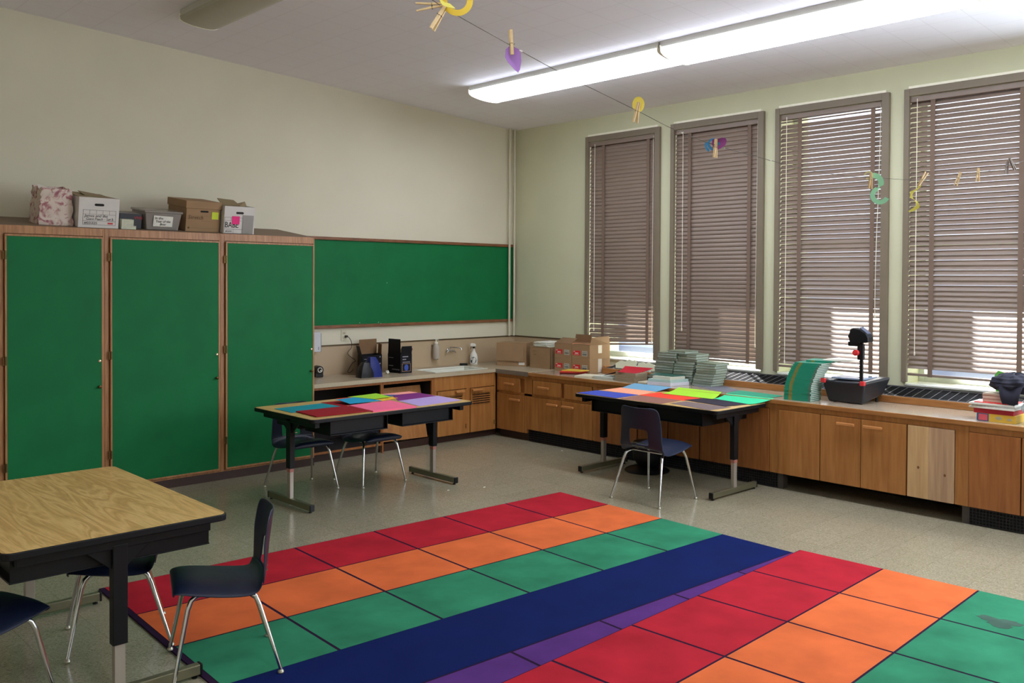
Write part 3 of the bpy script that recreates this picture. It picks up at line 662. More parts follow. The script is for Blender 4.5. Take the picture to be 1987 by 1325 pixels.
b.box(sx0, sx1, sy0, sy0+w, .735, .752); b.box(sx0, sx1, sy1-w, sy1, .735, .752); b.box(sx0, sx0+w, sy0+w, sy1-w, .735, .752); b.box(sx1-w, sx1, sy0+w, sy1-w, .735, .752); b.build('rim', M_porc, t, bevel=.004, world=True)
b = MB(); a0, a1, c0, c1 = sx0+w, sx1-w, sy0+w, sy1-w
b.box(a0, a1, c0, c1, .655, .665); b.box(a0, a0+.008, c0, c1, .665, .735); b.box(a1-.008, a1, c0, c1, .665, .735); b.box(a0+.008, a1-.008, c0, c0+.008, .665, .735); b.box(a0+.008, a1-.008, c1-.008, c1, .665, .735); b.build('basin', M_porc, t, world=True)
b = MB(); b.lathe([(.03, 0), (.03, .004), (.02, .003)], (-1.32, -.36, .666), 16); b.build('drain', M_chrome, t, world=True)
t = thing('worktop', 'long wood-edged counter running under the windows', 'countertop', (-.6, -4, .71))
b = MB(); b.box(-.887, -.336, -1.712, -11.15, .715, .745); b.box(-.887, -.009, -1.156, -1.7115, .715, .745); b.build('laminate_top', M_lamr, t, world=True)
b = MB(); b.box(-.900, -.887, -1.156, -11.15, .711, .7455); b.build('wood_edge', M_edgewood, t, bevel=.003, world=True)
# convector ledge with grille
t = thing('radiator_cover', 'wood-fronted black slotted heater grille along the window ledge', 'radiator cover', (-.17, -4, .745))
b = MB(); b.box(-.335, -.318, -1.712, -11.15, .7455, .800); b.box(-.318, -.010, -1.712, -1.730, .7455, .82); b.build('front_board', M_edgewood, t, bevel=.002, world=True)
b = MB(); b.box(-.318, -.302, -1.731, -11.15, .795, .804); b.box(-.028, -.012, -1.731, -11.15, .845, .854); b.build('grille_frame', mat('pale_metal_strip', (116, 114, 116), .4, metal=.5), t, world=True)
b = MB()
def gz(x): return .798+(x+.318)*(.05/.3)
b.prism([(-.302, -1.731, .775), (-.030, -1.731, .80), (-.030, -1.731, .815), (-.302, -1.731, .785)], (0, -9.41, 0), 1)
for k in range(19):
    xx = -.298+k*.0148; b.box(xx, xx+.006, -1.731, -11.15, gz(xx)-.012, gz(xx))
for k in range(134):
    yy = -1.75-k*.07; b.prism([(-.302, yy, gz(-.302)-.001), (-.030, yy, gz(-.03)-.001), (-.030, yy, gz(-.03)+.002), (-.302, yy, gz(-.302)+.002)], (0, -.003, 0), 2)
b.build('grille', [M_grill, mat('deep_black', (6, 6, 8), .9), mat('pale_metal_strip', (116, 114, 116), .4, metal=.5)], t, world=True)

# ------------------------------------------------------------------ rugs
def rug(name, label, ox, oy, ang, z, th, rows, cols, cw, ch, stain=None, border=True, lines_dark=None):
    t = thing(name, label, 'rug', (ox, oy, z), (0, 0, 0), 'rainbow squares rugs')
    u = Vector((-cos(ang), -sin(ang), 0)); v = Vector((sin(ang), -cos(ang), 0)); O = Vector((ox, oy, 0))
    keys = ['red', 'orange', 'green', 'blue', 'purple', 'line']
    def q(b, i0, i1, j0, j1, k, zz):
        P = [O+u*i0+v*j0, O+u*i1+v*j0, O+u*i1+v*j1, O+u*i0+v*j1]
        b.add([(p.x, p.y, zz) for p in P], [(0, 1, 2, 3)], keys.index(k))
    b = MB(); Lw, Hh = cols*cw, len(rows)*ch
    bw = .03
    P = [O+u*0+v*0, O+u*Lw, O+u*Lw+v*Hh, O+v*Hh]
    b.prism([(p.x, p.y, z) for p in P], (0, 0, th-.0012), 5)
    lw = .008
    for j, rname in enumerate(rows):
        for i in range(cols):
            i0, i1, j0, j1 = i*cw, (i+1)*cw, j*ch, (j+1)*ch
            solidrow = rname == 'blue'
            a = i0+(lw*.5 if i == 0 else (0 if solidrow else lw)); c = i1-(bw if i == cols-1 else (0 if solidrow else lw))
            e = j0+(.006 if j == 0 else (.001 if rname == 'blue' else lw*.7)); g = j1-(.001 if (j+1 < len(rows) and rows[j+1] == 'blue') or rname == 'blue' and j+1 < len(rows) and False else (lw*.7 if j+1 < len(rows) else bw))
            q(b, a, c, e, g, rname, z+th)
    o = b.build('rug_pile', [RUG[k] for k in keys], t, world=True)
    if stain:
        s_ = MB(); n = 30; rr = random.Random(5); pts = []
        for k in range(n):
            a = 2*pi*k/n; r = .074*(1+.25*sin(3*a+1)+rr.uniform(-.16, .16)); p = O+u*stain[0]+v*stain[1]+u*cos(a)*r*.9+v*sin(a)*r*1.2; pts.append((p.x, p.y, z+th+.0004))
        s_.prism(pts, (0, 0, .0004)); s_.build('dark_stain', RUG['stain'], t, world=True)
    return t
rug('classroom_rug', 'rug of coloured squares lying nearer the cabinets, its navy stripe bare', -2.335, -2.988, R(-2.6), .0005, .009, ['red', 'orange', 'green', 'blue', 'purple'], 6, .594, .531)
rug('classroom_rug', 'rug of coloured squares overlapping the other, with a dark stain', -2.376, -5.132, R(1.88), .0100, .009, ['red', 'orange', 'green', 'blue', 'purple'], 6, .594, .531, stain=(.43, 1.29))

# ------------------------------------------------------------------ chairs
def shell(rows, hole=None, nc=15):
    b = MB()
    for (x, z, hw, cv, dr) in rows:
        for c in range(nc):
            u = -1+2*c/(nc-1); b.v.append(Vector((x+cv*u*u, u*hw, z-dr*abs(u)**4)))
    for i in range(len(rows)-1):
        for c in range(nc-1):
            if hole and hole[0] <= i < hole[1] and hole[2] <= c < nc-1-hole[2]: continue
            b.f.append([i*nc+c, i*nc+c+1, (i+1)*nc+c+1, (i+1)*nc+c]); b.m.append(0)
    return b
SEAT = [(.212, .368, .165, 0, .0), (.222, .385, .182, 0, .004), (.212, .405, .190, 0, .020), (.18, .414, .194, 0, .036), (.12, .412, .197, 0, .046), (.05, .402, .199, 0, .048), (-.02, .392, .200, 0, .046), (-.08, .385, .200, 0, .042), (-.12, .382, .198, .004, .034), (-.145, .387, .196, .01, .024), (-.160, .40, .194, .016, .014), (-.167, .411, .1935, .020, .008)]
BACK = [(-.158, .398, .194, .015, .015), (-.170, .42, .193, .024, .004), (-.176, .44, .191, .03, 0), (-.180, .47, .188, .034, 0), (-.184, .50, .186, .037, 0), (-.187, .53, .184, .04, 0), (-.190, .56, .182, .042, 0), (-.194, .59, .180, .042, 0), (-.198, .62, .177, .041, 0), (-.202, .65, .173, .04, 0), (-.205, .667, .168, .038, 0), (-.207, .679, .160, .036, 0), (-.2075, .686, .145, .032, 0), (-.208, .689, .12, .026, 0)]
def make_chair(label, loc, rz, scale=1.0, z=0.0):
    t = thing('student_chair', label, 'chair', (loc[0], loc[1], z), (0, 0, rz), 'navy school chairs', scale)
    shell(SEAT).build('seat', M_navy, t, smooth=True, solid=-.007, subdiv=1)
    shell(BACK, (1, 5, 4)).build('backrest', M_navy, t, smooth=True, solid=-.007, subdiv=1)
    b = MB()
    for s in (-1, 1): b.tube([(-.085, s*.150, .350), (-.04, s*.146, .356), (.06, s*.146, .366), (.115, s*.150, .364)], .0105, 10)
    for xx, zz in ((-.06, .354), (.09, .365)): b.tube([(xx, -.146, zz), (xx, .146, zz)], .009, 8)
    b.build('seat_frame', M_chrome, t, smooth=True)
    b = MB()
    for k in (.405, .428): b.box(-.182, -.178, -.06, .06, k, k+.005)
    b.build('back_rivets', M_chrome, t)
    for sx in (-1, 1):
        for sy in (-1, 1):
            fx = .222 if sx > 0 else -.218; fy = sy*.218
            top_ = (.115, sy*.150, .364) if sx > 0 else (-.085, sy*.150, .350)
            kn = (.150, sy*.163, .345) if sx > 0 else (-.118, sy*.163, .332)
            kn2 = (.164, sy*.172, .310) if sx > 0 else (-.132, sy*.172, .298)
            b = MB(); b.tube([top_, ((top_[0]*.5+kn[0]*.5), (top_[1]+kn[1])/2, (top_[2]*.6+kn[2]*.4)+.004), kn, kn2, (fx, fy, .016)], [.0105, .0108, .011, .0108, .0078], 10)
            lg = b.build('leg', M_chrome, t, smooth=True)
            g = MB(); g.lathe([(.012, 0), (.014, .003), (.013, .010), (.007, .016), (.007, .022)], (fx, fy, 0.0), 12); g.build('foot_glide', mat('glide_metal', (170, 166, 150), .3, metal=.7), lg, smooth=True)
    return t
c1 = make_chair('navy chair on the rug, pulled out from the bare oak table, seen side-on', (-5.82, -4.195), R(159), z=.0098)
def chair(label, loc, rz, scale=1.0, z=0.0): return dup(c1, (loc[0], loc[1], z), (0, 0, rz), label, scale=scale)
chair('navy chair tucked under the bare oak table, behind the table leg', (-6.06, -3.58), R(162.5), z=.005)
chair('navy chair cut by the left edge, nearest side of the oak table', (-6.774, -3.954), R(20))
chair('navy chair under the middle papered table, its left one, behind the table leg', (-3.79, -1.40), R(-92), 1.0)
chair('navy chair under the middle papered table, its right one', (-3.21, -1.55), R(-90), 1.0)
chair('navy chair with its back to the camera at the window-side table', (-1.92, -3.615), R(0), 1.085)

# ------------------------------------------------------------------ tables
def make_table(label, loc, rz, L_, Wd, h, inset, foot=.66, sleeve=.29, yoff=0.0, band=True):
    """local X = long axis, local Y = width; base centred on the columns"""
    t = thing('activity_table', label, 'table', (loc[0], loc[1], 0), (0, 0, rz), 'oak-top school tables with black book boxes')
    r = .035; n = 5
    def rr(x0, x1, y0, y1, z, rad):
        pts = []
        for cx_, cy_, a0 in ((x1-rad, y1-rad, 0), (x0+rad, y1-rad, 90), (x0+rad, y0+rad, 180), (x1-rad, y0+rad, 270)):
            for k in range(n+1): a = R(a0+90*k/n); pts.append((cx_+rad*cos(a), cy_+rad*sin(a), z))
        return pts
    b = MB(); b.prism(rr(-L_/2, L_/2, yoff-Wd/2, yoff+Wd/2, h-.030, r), (0, 0, .0285)); b.build('edge_band', M_black, t, bevel=.004)
    b = MB(); b.prism(rr(-L_/2+.006, L_/2-.006, yoff-Wd/2+.006, yoff+Wd/2-.006, h-.0018, r), (0, 0, .0018)); b.build('tabletop', M_tabletop, t)
    # four open book boxes
    bw = min(.52, (L_-.30)/2); bd = min(.36, Wd/2-.06); z0, z1 = h-.145, h-.031
    for sx in (-1, 1):
        for sy in (-1, 1):
            xc = sx*(bw/2+.07); ye = yoff+sy*(Wd/2-.05); yi = ye-sy*bd
            b = MB(); th = .006
            b.box(xc-bw/2, xc+bw/2, min(ye, yi), max(ye, yi), z0, z0+th); b.box(xc-bw/2, xc-bw/2+th, min(ye, yi), max(ye, yi), z0+th, z1); b.box(xc+bw/2-th, xc+bw/2, min(ye, yi), max(ye, yi), z0+th, z1)
            b.box(xc-bw/2+th, xc+bw/2-th, yi-(th/2)*sy, yi+(th/2)*sy, z0+th, z1); b.box(xc-bw/2+th, xc+bw/2-th, ye-.03*sy, ye-.036*sy, z0+th, z1-.004)
            b.tube([(xc-bw/2, ye, z0+.003), (xc+bw/2, ye, z0+.003)], .004, 6)
            b.build('book_box', M_black, t, bevel=.002)
    b = MB(); b.box(-L_/2+.06, L_/2-.06, -.03, .03, h-.085, h-.031); b.build('centre_rail', M_black, t)
    for s in (-1, 1):
        cx_ = s*(L_/2-inset)
        b = MB(); b.box(cx_-.02, cx_+.02, yoff-Wd/2+.06, yoff+Wd/2-.06, h-.075, h-.031); b.build('cross_rail', M_black, t, bevel=.003)
        b = MB(); b.box(cx_-.022, cx_+.022, -.030, .030, sleeve, h-.06)
        for q in (-1, 1): b.prism([(cx_-.006, q*.028, h-.075), (cx_-.006, q*.13, h-.075), (cx_-.006, q*.028, h-.16)], (.012, 0, 0))
        lg = b.build('leg', M_black, t, bevel=.003)
        b = MB(); b.box(cx_-.016, cx_+.016, -.022, .022, .05, sleeve+.02); b.build('inner_tube', M_tube, lg, bevel=.003)
        if band: b = MB(); b.box(cx_-.017, cx_+.017, -.023, .023, sleeve-.028, sleeve-.001); b.build('red_band', M_pinkband, lg)
        b = MB(); b.box(cx_-.018, cx_+.018, -foot/2+.01, foot/2-.01, .014, .060); ft = b.build('foot', M_footgrey, t, bevel=.005)
        for q in (-1, 1): b = MB(); b.box(cx_-.019, cx_+.019, q*foot/2, q*(foot/2-.012), .012, .061); b.build('end_cap', M_blackpl, ft, bevel=.003)
        for q in (-1, 1):
            b = MB(); b.lathe([(.013, 0), (.013, .006), (.006, .009), (.006, .016)], (cx_, q*(foot/2-.03), 0), 10); b.build('glide', M_blackpl, ft)
    return t
make_table('bare oak-top table in the left foreground', (-6.304, -3.64), R(90), 1.36, .89, .71, .07, .70, .24, band=False)
make_table('middle table before the sink cabinet, strewn with coloured papers', (-3.465, -1.872), 0, 1.55, .89, .715, .08, .64, .287, yoff=0.0)
make_table('table against the window cabinets, covered with coloured papers', (-1.32, -3.275), R(90), 1.52, .745, .715, .065, .66, .285, yoff=-.03)

# ------------------------------------------------------------------ coloured papers
def sheet(label, color, pts, z, th=.0015, cat='paper', curve=None, name='construction_paper', group=None, bump=0.0):
    """pts: 4 ground corners in order; curve: heights of the 4 corners"""
    cx_ = sum(p[0] for p in pts)/len(pts); cy_ = sum(p[1] for p in pts)/len(pts)
    b = MB()
    if len(pts) == 4 and curve:
        n = 8; A, B_, C_, D_ = [Vector((p[0], p[1], h)) for p, h in zip(pts, curve)]
        for i in range(n+1):
            for j in range(n+1):
                u, v = i/n, j/n; p = (A*(1-u)+D_*u)*(1-v)+(B_*(1-u)+C_*u)*v
                # heights follow a power so the sheet stays flat then curls
                h = curve; k = v**2.2 if True else v
                zz = (h[0]*(1-u)+h[3]*u)*(1-k)+(h[1]*(1-u)+h[2]*u)*k
                b.v.append(Vector((p.x, p.y, zz)))
        for i in range(n):
            for j in range(n): b.f.append([i*(n+1)+j, i*(n+1)+j+1, (i+1)*(n+1)+j+1, (i+1)*(n+1)+j]); b.m.append(0)
        b.v = [v-Vector((cx_, cy_, z)) for v in b.v]
        o = b.build(name, color, None, smooth=True, solid=th)
    else:
        b.prism([(p[0]-cx_, p[1]-cy_, 0) for p in pts], (0, 0, th)); o = b.build(name, color)
    o.location = (cx_, cy_, z)
    tag(o, label, cat, group or 'loose coloured construction papers'); return o
def pm(n, c): return mat('paper_'+n, tuple(min(250, v*1.04) for v in c), .8, noise=.02, spec=.15)
TM = .7152
sheet('teal sheet at the left end of the middle table', pm('teal', (34, 140, 152)), [(-4.162, -1.625), (-4.167, -1.905), (-3.702, -1.894), (-3.722, -1.611)], TM, .003)
sheet('stack of dark red sheets at the front left of the middle table', pm('dark_red', (146, 28, 38)), [(-4.128, -1.897), (-4.15, -2.225), (-3.701, -2.247), (-3.674, -1.905)], TM+.0032, .006)
sheet('dark red sheet peeping out under the curled cyan sheet', pm('dark_red', (146, 28, 38)), [(-3.70, -1.56), (-3.70, -1.60), (-3.69, -1.86), (-3.50, -1.80), (-3.50, -1.57)], TM+.0002)
sheet('orange-red sheet at the back edge of the middle table', pm('orange_red', (222, 78, 40)), [(-3.47, -1.43), (-3.43, -1.66), (-3.10, -1.56), (-3.14, -1.44)], TM+.0002)
sheet('yellow-orange sheet below the lime sheet on the middle table', pm('yellow_orange', (230, 178, 58)), [(-3.057, -1.751), (-3.283, -1.823), (-3.365, -1.60), (-3.116, -1.53)], TM+.002, .0012)
sheet('steel blue sheet mostly covered by the lime sheet', pm('steel_blue', (64, 98, 148)), [(-3.10, -1.44), (-3.3, -1.60), (-3.2, -1.68), (-2.93, -1.585)], TM+.0035, .001)
sheet('salmon sheet at the far right corner of the middle table', pm('salmon', (242, 160, 146)), [(-3.04, -1.44), (-2.935, -1.555), (-2.70, -1.555), (-2.70, -1.44)], TM+.0002)
sheet('purple sheet near the right end of the middle table', pm('purple', (124, 48, 120)), [(-2.70, -1.57), (-2.715, -1.845), (-3.159, -1.889), (-2.98, -1.565)], TM+.0002)
sheet('lavender sheet at the right front corner of the middle table', pm('lavender', (176, 154, 206)), [(-2.703, -1.855), (-2.735, -2.212), (-3.22, -2.26), (-3.159, -1.893)], TM+.0002, .0015)
sheet('thick stack of hot pink sheets at the middle table front', pm('hot_pink', (250, 110, 146)), [(-3.66, -1.909), (-3.69, -2.29), (-3.29, -2.315), (-3.235, -1.888)], TM+.0002, .012)
sheet('curled cyan sheet lying across the papers on the middle table', pm('cyan', (40, 150, 190)), [(-3.63, -1.66), (-3.62, -1.86), (-3.33, -1.90), (-3.42, -1.62)], TM+.012, .001, curve=(.745, .730, .735, .742))
sheet('lime sheet lying skewed on top at the back of the middle table', pm('lime', (160, 212, 60)), [(-3.395, -1.49), (-3.284, -1.715), (-3.10, -1.705), (-3.09, -1.47)], TM+.008, .001, curve=(.731, .725, .727, .734))
sheet('royal blue sheet at the left end of the window-side table', pm('royal_blue', (62, 76, 168)), [(-1.36, -2.535), (-1.335, -2.995), (-1.651, -3.0), (-1.64, -2.535)], TM+.001, .003)
sheet('peach sheet beside the royal blue one', pm('peach', (240, 160, 128)), [(-1.30, -2.54), (-1.002, -2.53), (-1.013, -2.93), (-1.325, -2.993)], TM+.0002)
sheet('light blue sheet along the cabinet side of the window-side table', pm('light_blue', (110, 156, 186)), [(-1.02, -2.545), (-1.025, -2.955), (-.87, -3.02), (-.87, -2.58)], TM+.002, .001, curve=(.7175, .7175, .752, .752))
sheet('bright red sheet in the middle of the window-side table', pm('bright_red', (228, 70, 50)), [(-1.331, -2.998), (-1.034, -2.994), (-1.094, -3.492), (-1.34, -3.485)], TM+.0002)
sheet('reddish brown sheet at the front of the window-side table', pm('red_brown', (138, 96, 84)), [(-1.643, -3.035), (-1.339, -3.010), (-1.337, -3.466), (-1.645, -3.475)], TM+.0002)
sheet('lime sheet curling up at the cabinet side', pm('lime', (160, 212, 60)), [(-1.082, -3.60), (-.86, -3.545), (-.86, -3.085), (-1.097, -3.075)], TM+.004, .001, curve=(.720, .7560, .7565, .720))
sheet('slate grey sheet on the counter under the grey book stack', pm('slate', (112, 112, 120)), [(-.569, -3.024), (-.383, -3.28), (-.576, -3.559), (-.777, -3.522)], .7456, .001)
sheet('sea green sheet lying on the counter edge behind the bright green one', pm('sea_green', (60, 150, 118)), [(-.819, -3.564), (-.574, -3.561), (-.62, -4.014), (-.877, -4.009)], .7472, .001)
sheet('bright green sheet bending over the right corner of the table', pm('bright_green', (64, 204, 148)), [(-1.142, -4.00), (-.86, -4.06), (-.86, -3.60), (-1.06, -3.596)], TM+.006, .001, curve=(.721, .7496, .7496, .721))
sheet('black sheet right of the bright red one', pm('black', (52, 46, 58)), [(-1.306, -3.467), (-1.066, -3.517), (-1.108, -3.979), (-1.384, -3.931)], TM+.002, .0015)
sheet('mauve grey sheet at the front right corner of the window-side table', pm('mauve', (116, 100, 100)), [(-1.56, -3.504), (-1.36, -3.524), (-1.40, -3.985), (-1.655, -3.955)], TM+.0002)

# ------------------------------------------------------------------ things on the sink counter
HC = .7485
def hull_box(t, p, w, d, h, rz, th=.003): pass
def carton_at(name, label, A, B_, C_, h, m, min_, cat='box', z=HC, flaps=(), th=.004, group=None):
    """front-left A, corner B, right C on the ground; D completes the parallelogram. flaps: (edge, height, lean outward)"""
    A, B_, C_ = Vector(A), Vector(B_), Vector(C_); D_ = A+(C_-B_)
    t = thing(name, label, cat, ((A.x+C_.x)/2, (A.y+C_.y)/2, z), group=group)
    O = Vector(((A.x+C_.x)/2, (A.y+C_.y)/2)); P = [Vector((q.x-O.x, q.y-O.y, 0)) for q in (A, B_, C_, D_)]
    b = MB(); cen = Vector((0, 0, 0))
    for p in P: cen += p/4
    for i in range(4):
        a, c = P[i], P[(i+1) % 4]; e = (c-a).normalized(); nrm = Vector((e.y, -e.x, 0))
        if nrm.dot(cen-a) < 0: nrm = -nrm
        b.prism([a, c, c+Vector((0, 0, h)), a+Vector((0, 0, h))], nrm*th)
    b.prism([p+(cen-p).normalized()*.002 for p in P], (0, 0, th)); b.build('box_body', m, t)
    for (i, fh, lean, mm, u0, u1) in flaps:
        a, c = P[i], P[(i+1) % 4]; e = (c-a); ln = e.length; e.normalize(); nrm = Vector((e.y, -e.x, 0))
        if nrm.dot(cen-a) > 0: nrm = -nrm
        a2 = a+e*ln*u0; c2 = a+e*ln*u1; upv = Vector((0, 0, cos(lean)))*fh+nrm*sin(lean)*fh
        q = MB(); z_ = Vector((0, 0, h)); q.prism([a2+z_, c2+z_, c2+z_+upv-e*.004, a2+z_+upv+e*.004], -nrm*.003); q.build('flap', mm, t)
    return t, P
M_bk = mat('black_print_carton', (12, 12, 19), .55, noise=.2, nscale=20, spec=.25)
t, P = carton_at('open_black_carton', 'open black carton with brown flaps up, behind the black and blue gadget', (-2.36, -.10), (-2.423, -.27), (-2.144, -.227), .2, M_bk, M_carddk,
    flaps=((3, .155, 0.0, M_carddk, .05, .95), (2, .105, .05, M_carddk, .1, .9), (0, .10, .25, M_bk, .1, .95)))
b = MB()
e = (P[2]-P[1]).normalized(); nn = Vector((e.y, -e.x, 0))
for q in range(9):
    a = P[1]+e*(.03+.023*(q % 3)*1.0+(.16 if q > 4 else 0)*.6)+nn*.0006+Vector((0, 0, .16-.022*q)); b.prism([a, a+e*.035, a+e*.035+Vector((0, 0, .005)), a+Vector((0, 0, .005))], nn*.0006)
for zz in (.05, .10, .17): a = P[2]-e*.035+nn*.0006+Vector((0, 0, zz)); b.prism([a, a+e*.014, a+e*.014+Vector((0, 0, .012)), a+Vector((0, 0, .012))], nn*.0006)
b.build('small_print', mat('grey_print', (150, 150, 160), .6), t)
t, P = carton_at('open_black_carton', 'tall open black carton with a blue picture, left of the sink', (-2.01, -.145), (-2.007, -.368), (-1.864, -.376), .2, M_bk, M_carddk,
    flaps=((0, .158, -.02, M_bk, .02, .98), (1, .085, .12, M_bk, .05, .98), (2, .06, .4, M_carddk, .05, .95)))
e = (P[2]-P[1]).normalized(); nn = Vector((e.y, -e.x, 0)); Zu = Vector((0, 0, 1))
b = MB(); a = P[1]+e*.02+nn*.0006; 
for (u0, u1, z0, z1) in ((0, .105, .018, .021), (0, .105, .098, .101), (0, .003, .018, .1), (.102, .105, .018, .1)): b.prism([a+e*u0+Zu*z0, a+e*u1+Zu*z0, a+e*u1+Zu*z1, a+e*u0+Zu*z1], nn*.0006)
b.build('picture_frame', mat('tan_print', (190, 150, 120), .6), t)
b = MB(); pts = []
for k in range(16): aa = 2*pi*k/16; pts.append(a+e*(.053+.026*cos(aa))+Zu*(.058+.034*sin(aa)))
b.prism(pts, nn*.0006); b.build('blue_picture', mat('blue_print', (50, 80, 170), .5), t)
b = MB()
for z0, u1 in ((.168, .075), (.140, .05), (.118, .1), (.110, .1)): b.prism([a+e*.005+Zu*z0, a+e*u1+Zu*z0, a+e*u1+Zu*(z0+.01 if z0 > .13 else z0+.003), a+e*.005+Zu*(z0+.01 if z0 > .13 else z0+.003)], nn*.0006)
e2 = (P[1]-P[0]).normalized(); n2 = Vector((-1, 0, 0))
for q in range(6): a2 = P[0]+e2*.08+e2*.022*q+Vector((-.0008, 0, 0))+Zu*.03; b.prism([a2, a2+e2*.012, a2+e2*.012+Zu*.012, a2+Zu*.012], (-.0006, 0, 0))
for z0 in (.07, .155): a2 = P[0]+e2*.02+Vector((-.0008, 0, 0))+Zu*z0; b.prism([a2, a2+e2*.08, a2+e2*.08+Zu*.006, a2+Zu*.006], (-.0006, 0, 0))
b.build('small_print', mat('grey_print', (150, 150, 160), .6), t)
# black and blue rounded gadget
t = thing('pencil_sharpener', 'rounded black and blue electric gadget before the open black carton', 'electric sharpener', (-2.45, -.44, HC), (0, 0, R(-5)))
def dome(x0, x1, y0, y1, h, m, name, skew=0.0, nz=8):
    b = MB(); n = 24
    for k in range(nz+1):
        u = k/nz; sc = (1-u**2.6*.5); z = h*u
        for j in range(n):
            a = 2*pi*j/n; r = 1/max(abs(cos(a)), abs(sin(a)))**.7
            b.v.append(Vector(((x0+x1)/2+skew*u+cos(a)*r*(x1-x0)/2*sc*.9, (y0+y1)/2+sin(a)*r*(y1-y0)/2*sc*.9, z)))
    for k in range(nz):
        for j in range(n): b.f.append([k*n+j, k*n+(j+1) % n, (k+1)*n+(j+1) % n, (k+1)*n+j]); b.m.append(0)
    b.f.append(list(range(n))[::-1]); b.m.append(0); b.f.append([nz*n+j for j in range(n)]); b.m.append(0)
    return b.build(name, m, t, smooth=True)
dome(-.14, .03, -.075, .075, .15, M_blackpl, 'black_housing', .015)
dome(-.02, .135, -.07, .070, .200, mat('royal_blue_plastic', (20, 36, 112), .45, spec=.3), 'blue_housing', -.03)
# power cord
b = MB(); pts = [(-2.452, -.022, 1.142), (-2.43, -.035, 1.13), (-2.40, -.04, 1.08), (-2.40, -.04, 1.02), (-2.45, -.05, .975), (-2.44, -.06, .94), (-2.37, -.07, .885), (-2.40, -.06, .86), (-2.45, -.07, .80), (-2.47, -.08, .775), (-2.45, -.09, .765), (-2.40, -.07, .79), (-2.39, -.06, .79)]
sm = []
for i in range(len(pts)-1):
    for k in range(4):
        u = k/4; p0 = Vector(pts[max(i-1, 0)]); p1 = Vector(pts[i]); p2 = Vector(pts[i+1]); p3 = Vector(pts[min(i+2, len(pts)-1)])
        sm.append(.5*((2*p1)+(-p0+p2)*u+(2*p0-5*p1+4*p2-p3)*u*u+(-p0+3*p1-3*p2+p3)*u**3))
sm.append(Vector(pts[-1]))
b.tube(sm, .0032, 6); b.box(-2.462, -2.438, -.03, -.008, 1.128, 1.150); o = b.build('power_cord', mat('dark_cord', (44, 36, 28), .5), smooth=True); tag(o, 'dark power cord hanging from the wall outlet to the counter', 'power cord')
t = thing('wall_outlet', 'cream double wall outlet with a plug in it', 'outlet', (-2.468, 0, 1.15))
b = MB(); b.box(-.035, .035, -.006, 0, -.058, .058); b.build('cover_plate', mat('outlet_cream', (206, 200, 176), .4), t, bevel=.003)
b = MB(); b.box(-.017, .017, -.008, -.005, .008, .036); b.box(-.017, .017, -.008, -.005, -.036, -.008); b.build('socket', mat('outlet_cream2', (190, 182, 156), .4), t, bevel=.003)
b = MB(); b.box(-.008, -.005, -.009, -.0075, .018, .028); b.box(.004, .007, -.009, -.0075, .018, .028); b.build('slots', M_dark, t)
# towel dispenser
t = thing('towel_dispenser', 'white wall dispenser peeping out beside the tall cabinet', 'paper towel dispenser', (-2.92, 0, 1.0))
b = MB(); b.box(-.12, .115, -.105, 0, 0, .20); b.build('housing', mat('dispenser_white', (196, 200, 206), .35), t, bevel=.006)
b = MB(); b.box(.084, .088, -.107, -.1052, .022, .052); b.build('lock_slot', M_dark, t)
b = MB(); b.box(.1155, .122, -.10, 0, .0, .19); b.build('side_flange', mat('dispenser_grey', (120, 120, 122), .35), t)
# small black gadget at the cabinet edge
t = thing('pencil_sharpener', 'small black electric sharpener with a round metal hole, by the tall cabinet', 'electric sharpener', (-2.83, -.10, HC), (0, 0, R(-12)))
b = MB(); b.box(-.045, .04, -.03, .06, 0, .065); b.tube([(-.002, -.042, .072), (-.002, .06, .072)], .042, 20); b.build('housing', M_blackpl, t, bevel=.006, smooth=True)
b = MB(); b.tube([(.0, -.0465, .074), (.0, -.041, .074)], [.026, .028], 18); b.tube([(.0, -.0475, .074), (.0, -.046, .074)], [.018, .018], 18, 1); b.tube([(.006, -.0485, .068), (.006, -.0478, .068)], .007, 12, 0); b.build('sharpening_hole', [M_chrome, M_dark], t, smooth=True)
# crumpled white ball
b = MB(); rr = random.Random(9)
for i in range(7):
    for j in range(10):
        a = pi*i/6; c = 2*pi*j/10; r = .021*(1+rr.uniform(-.22, .22)); b.v.append(Vector((r*sin(a)*cos(c), r*sin(a)*sin(c), .021+r*cos(a)*.9)))
for i in range(6):
    for j in range(10): b.f.append([i*10+j, i*10+(j+1) % 10, (i+1)*10+(j+1) % 10, (i+1)*10+j]); b.m.append(0)
o = b.build('crumpled_tissue', M_paper); o.location = (-2.155, -.34, HC); tag(o, 'small crumpled white ball on the counter between the two black cartons', 'crumpled paper')
# soap dispenser
t = thing('soap_dispenser', 'clear wall soap bottle with a white pump left of the faucet', 'soap dispenser', (-1.28, 0, .83))
b = MB(); b.box(-.03, .03, -.045, 0, .155, .17); b.box(-.03, .03, -.006, 0, .05, .17); b.tube([(-.04, -.055, .162), (.04, -.055, .162)], .006, 8); b.build('bracket', mat('bracket_grey', (150, 146, 136), .4, metal=.5), t)
b = MB(); b.lathe([(.018, 0), (.036, .012), (.040, .03), (.040, .13), (.034, .16), (.018, .178), (.014, .186)], (0, -.058, 0), 20); b.build('bottle', M_soap, t, smooth=True)
b = MB(); b.lathe([(.019, .183), (.019, .198), (.008, .202), (.007, .225), (.012, .227), (.012, .233)], (0, -.058, 0), 14); b.tube([(0, -.058, .230), (.0, -.095, .226)], .005, 8); b.build('pump', M_paper, t, smooth=True)
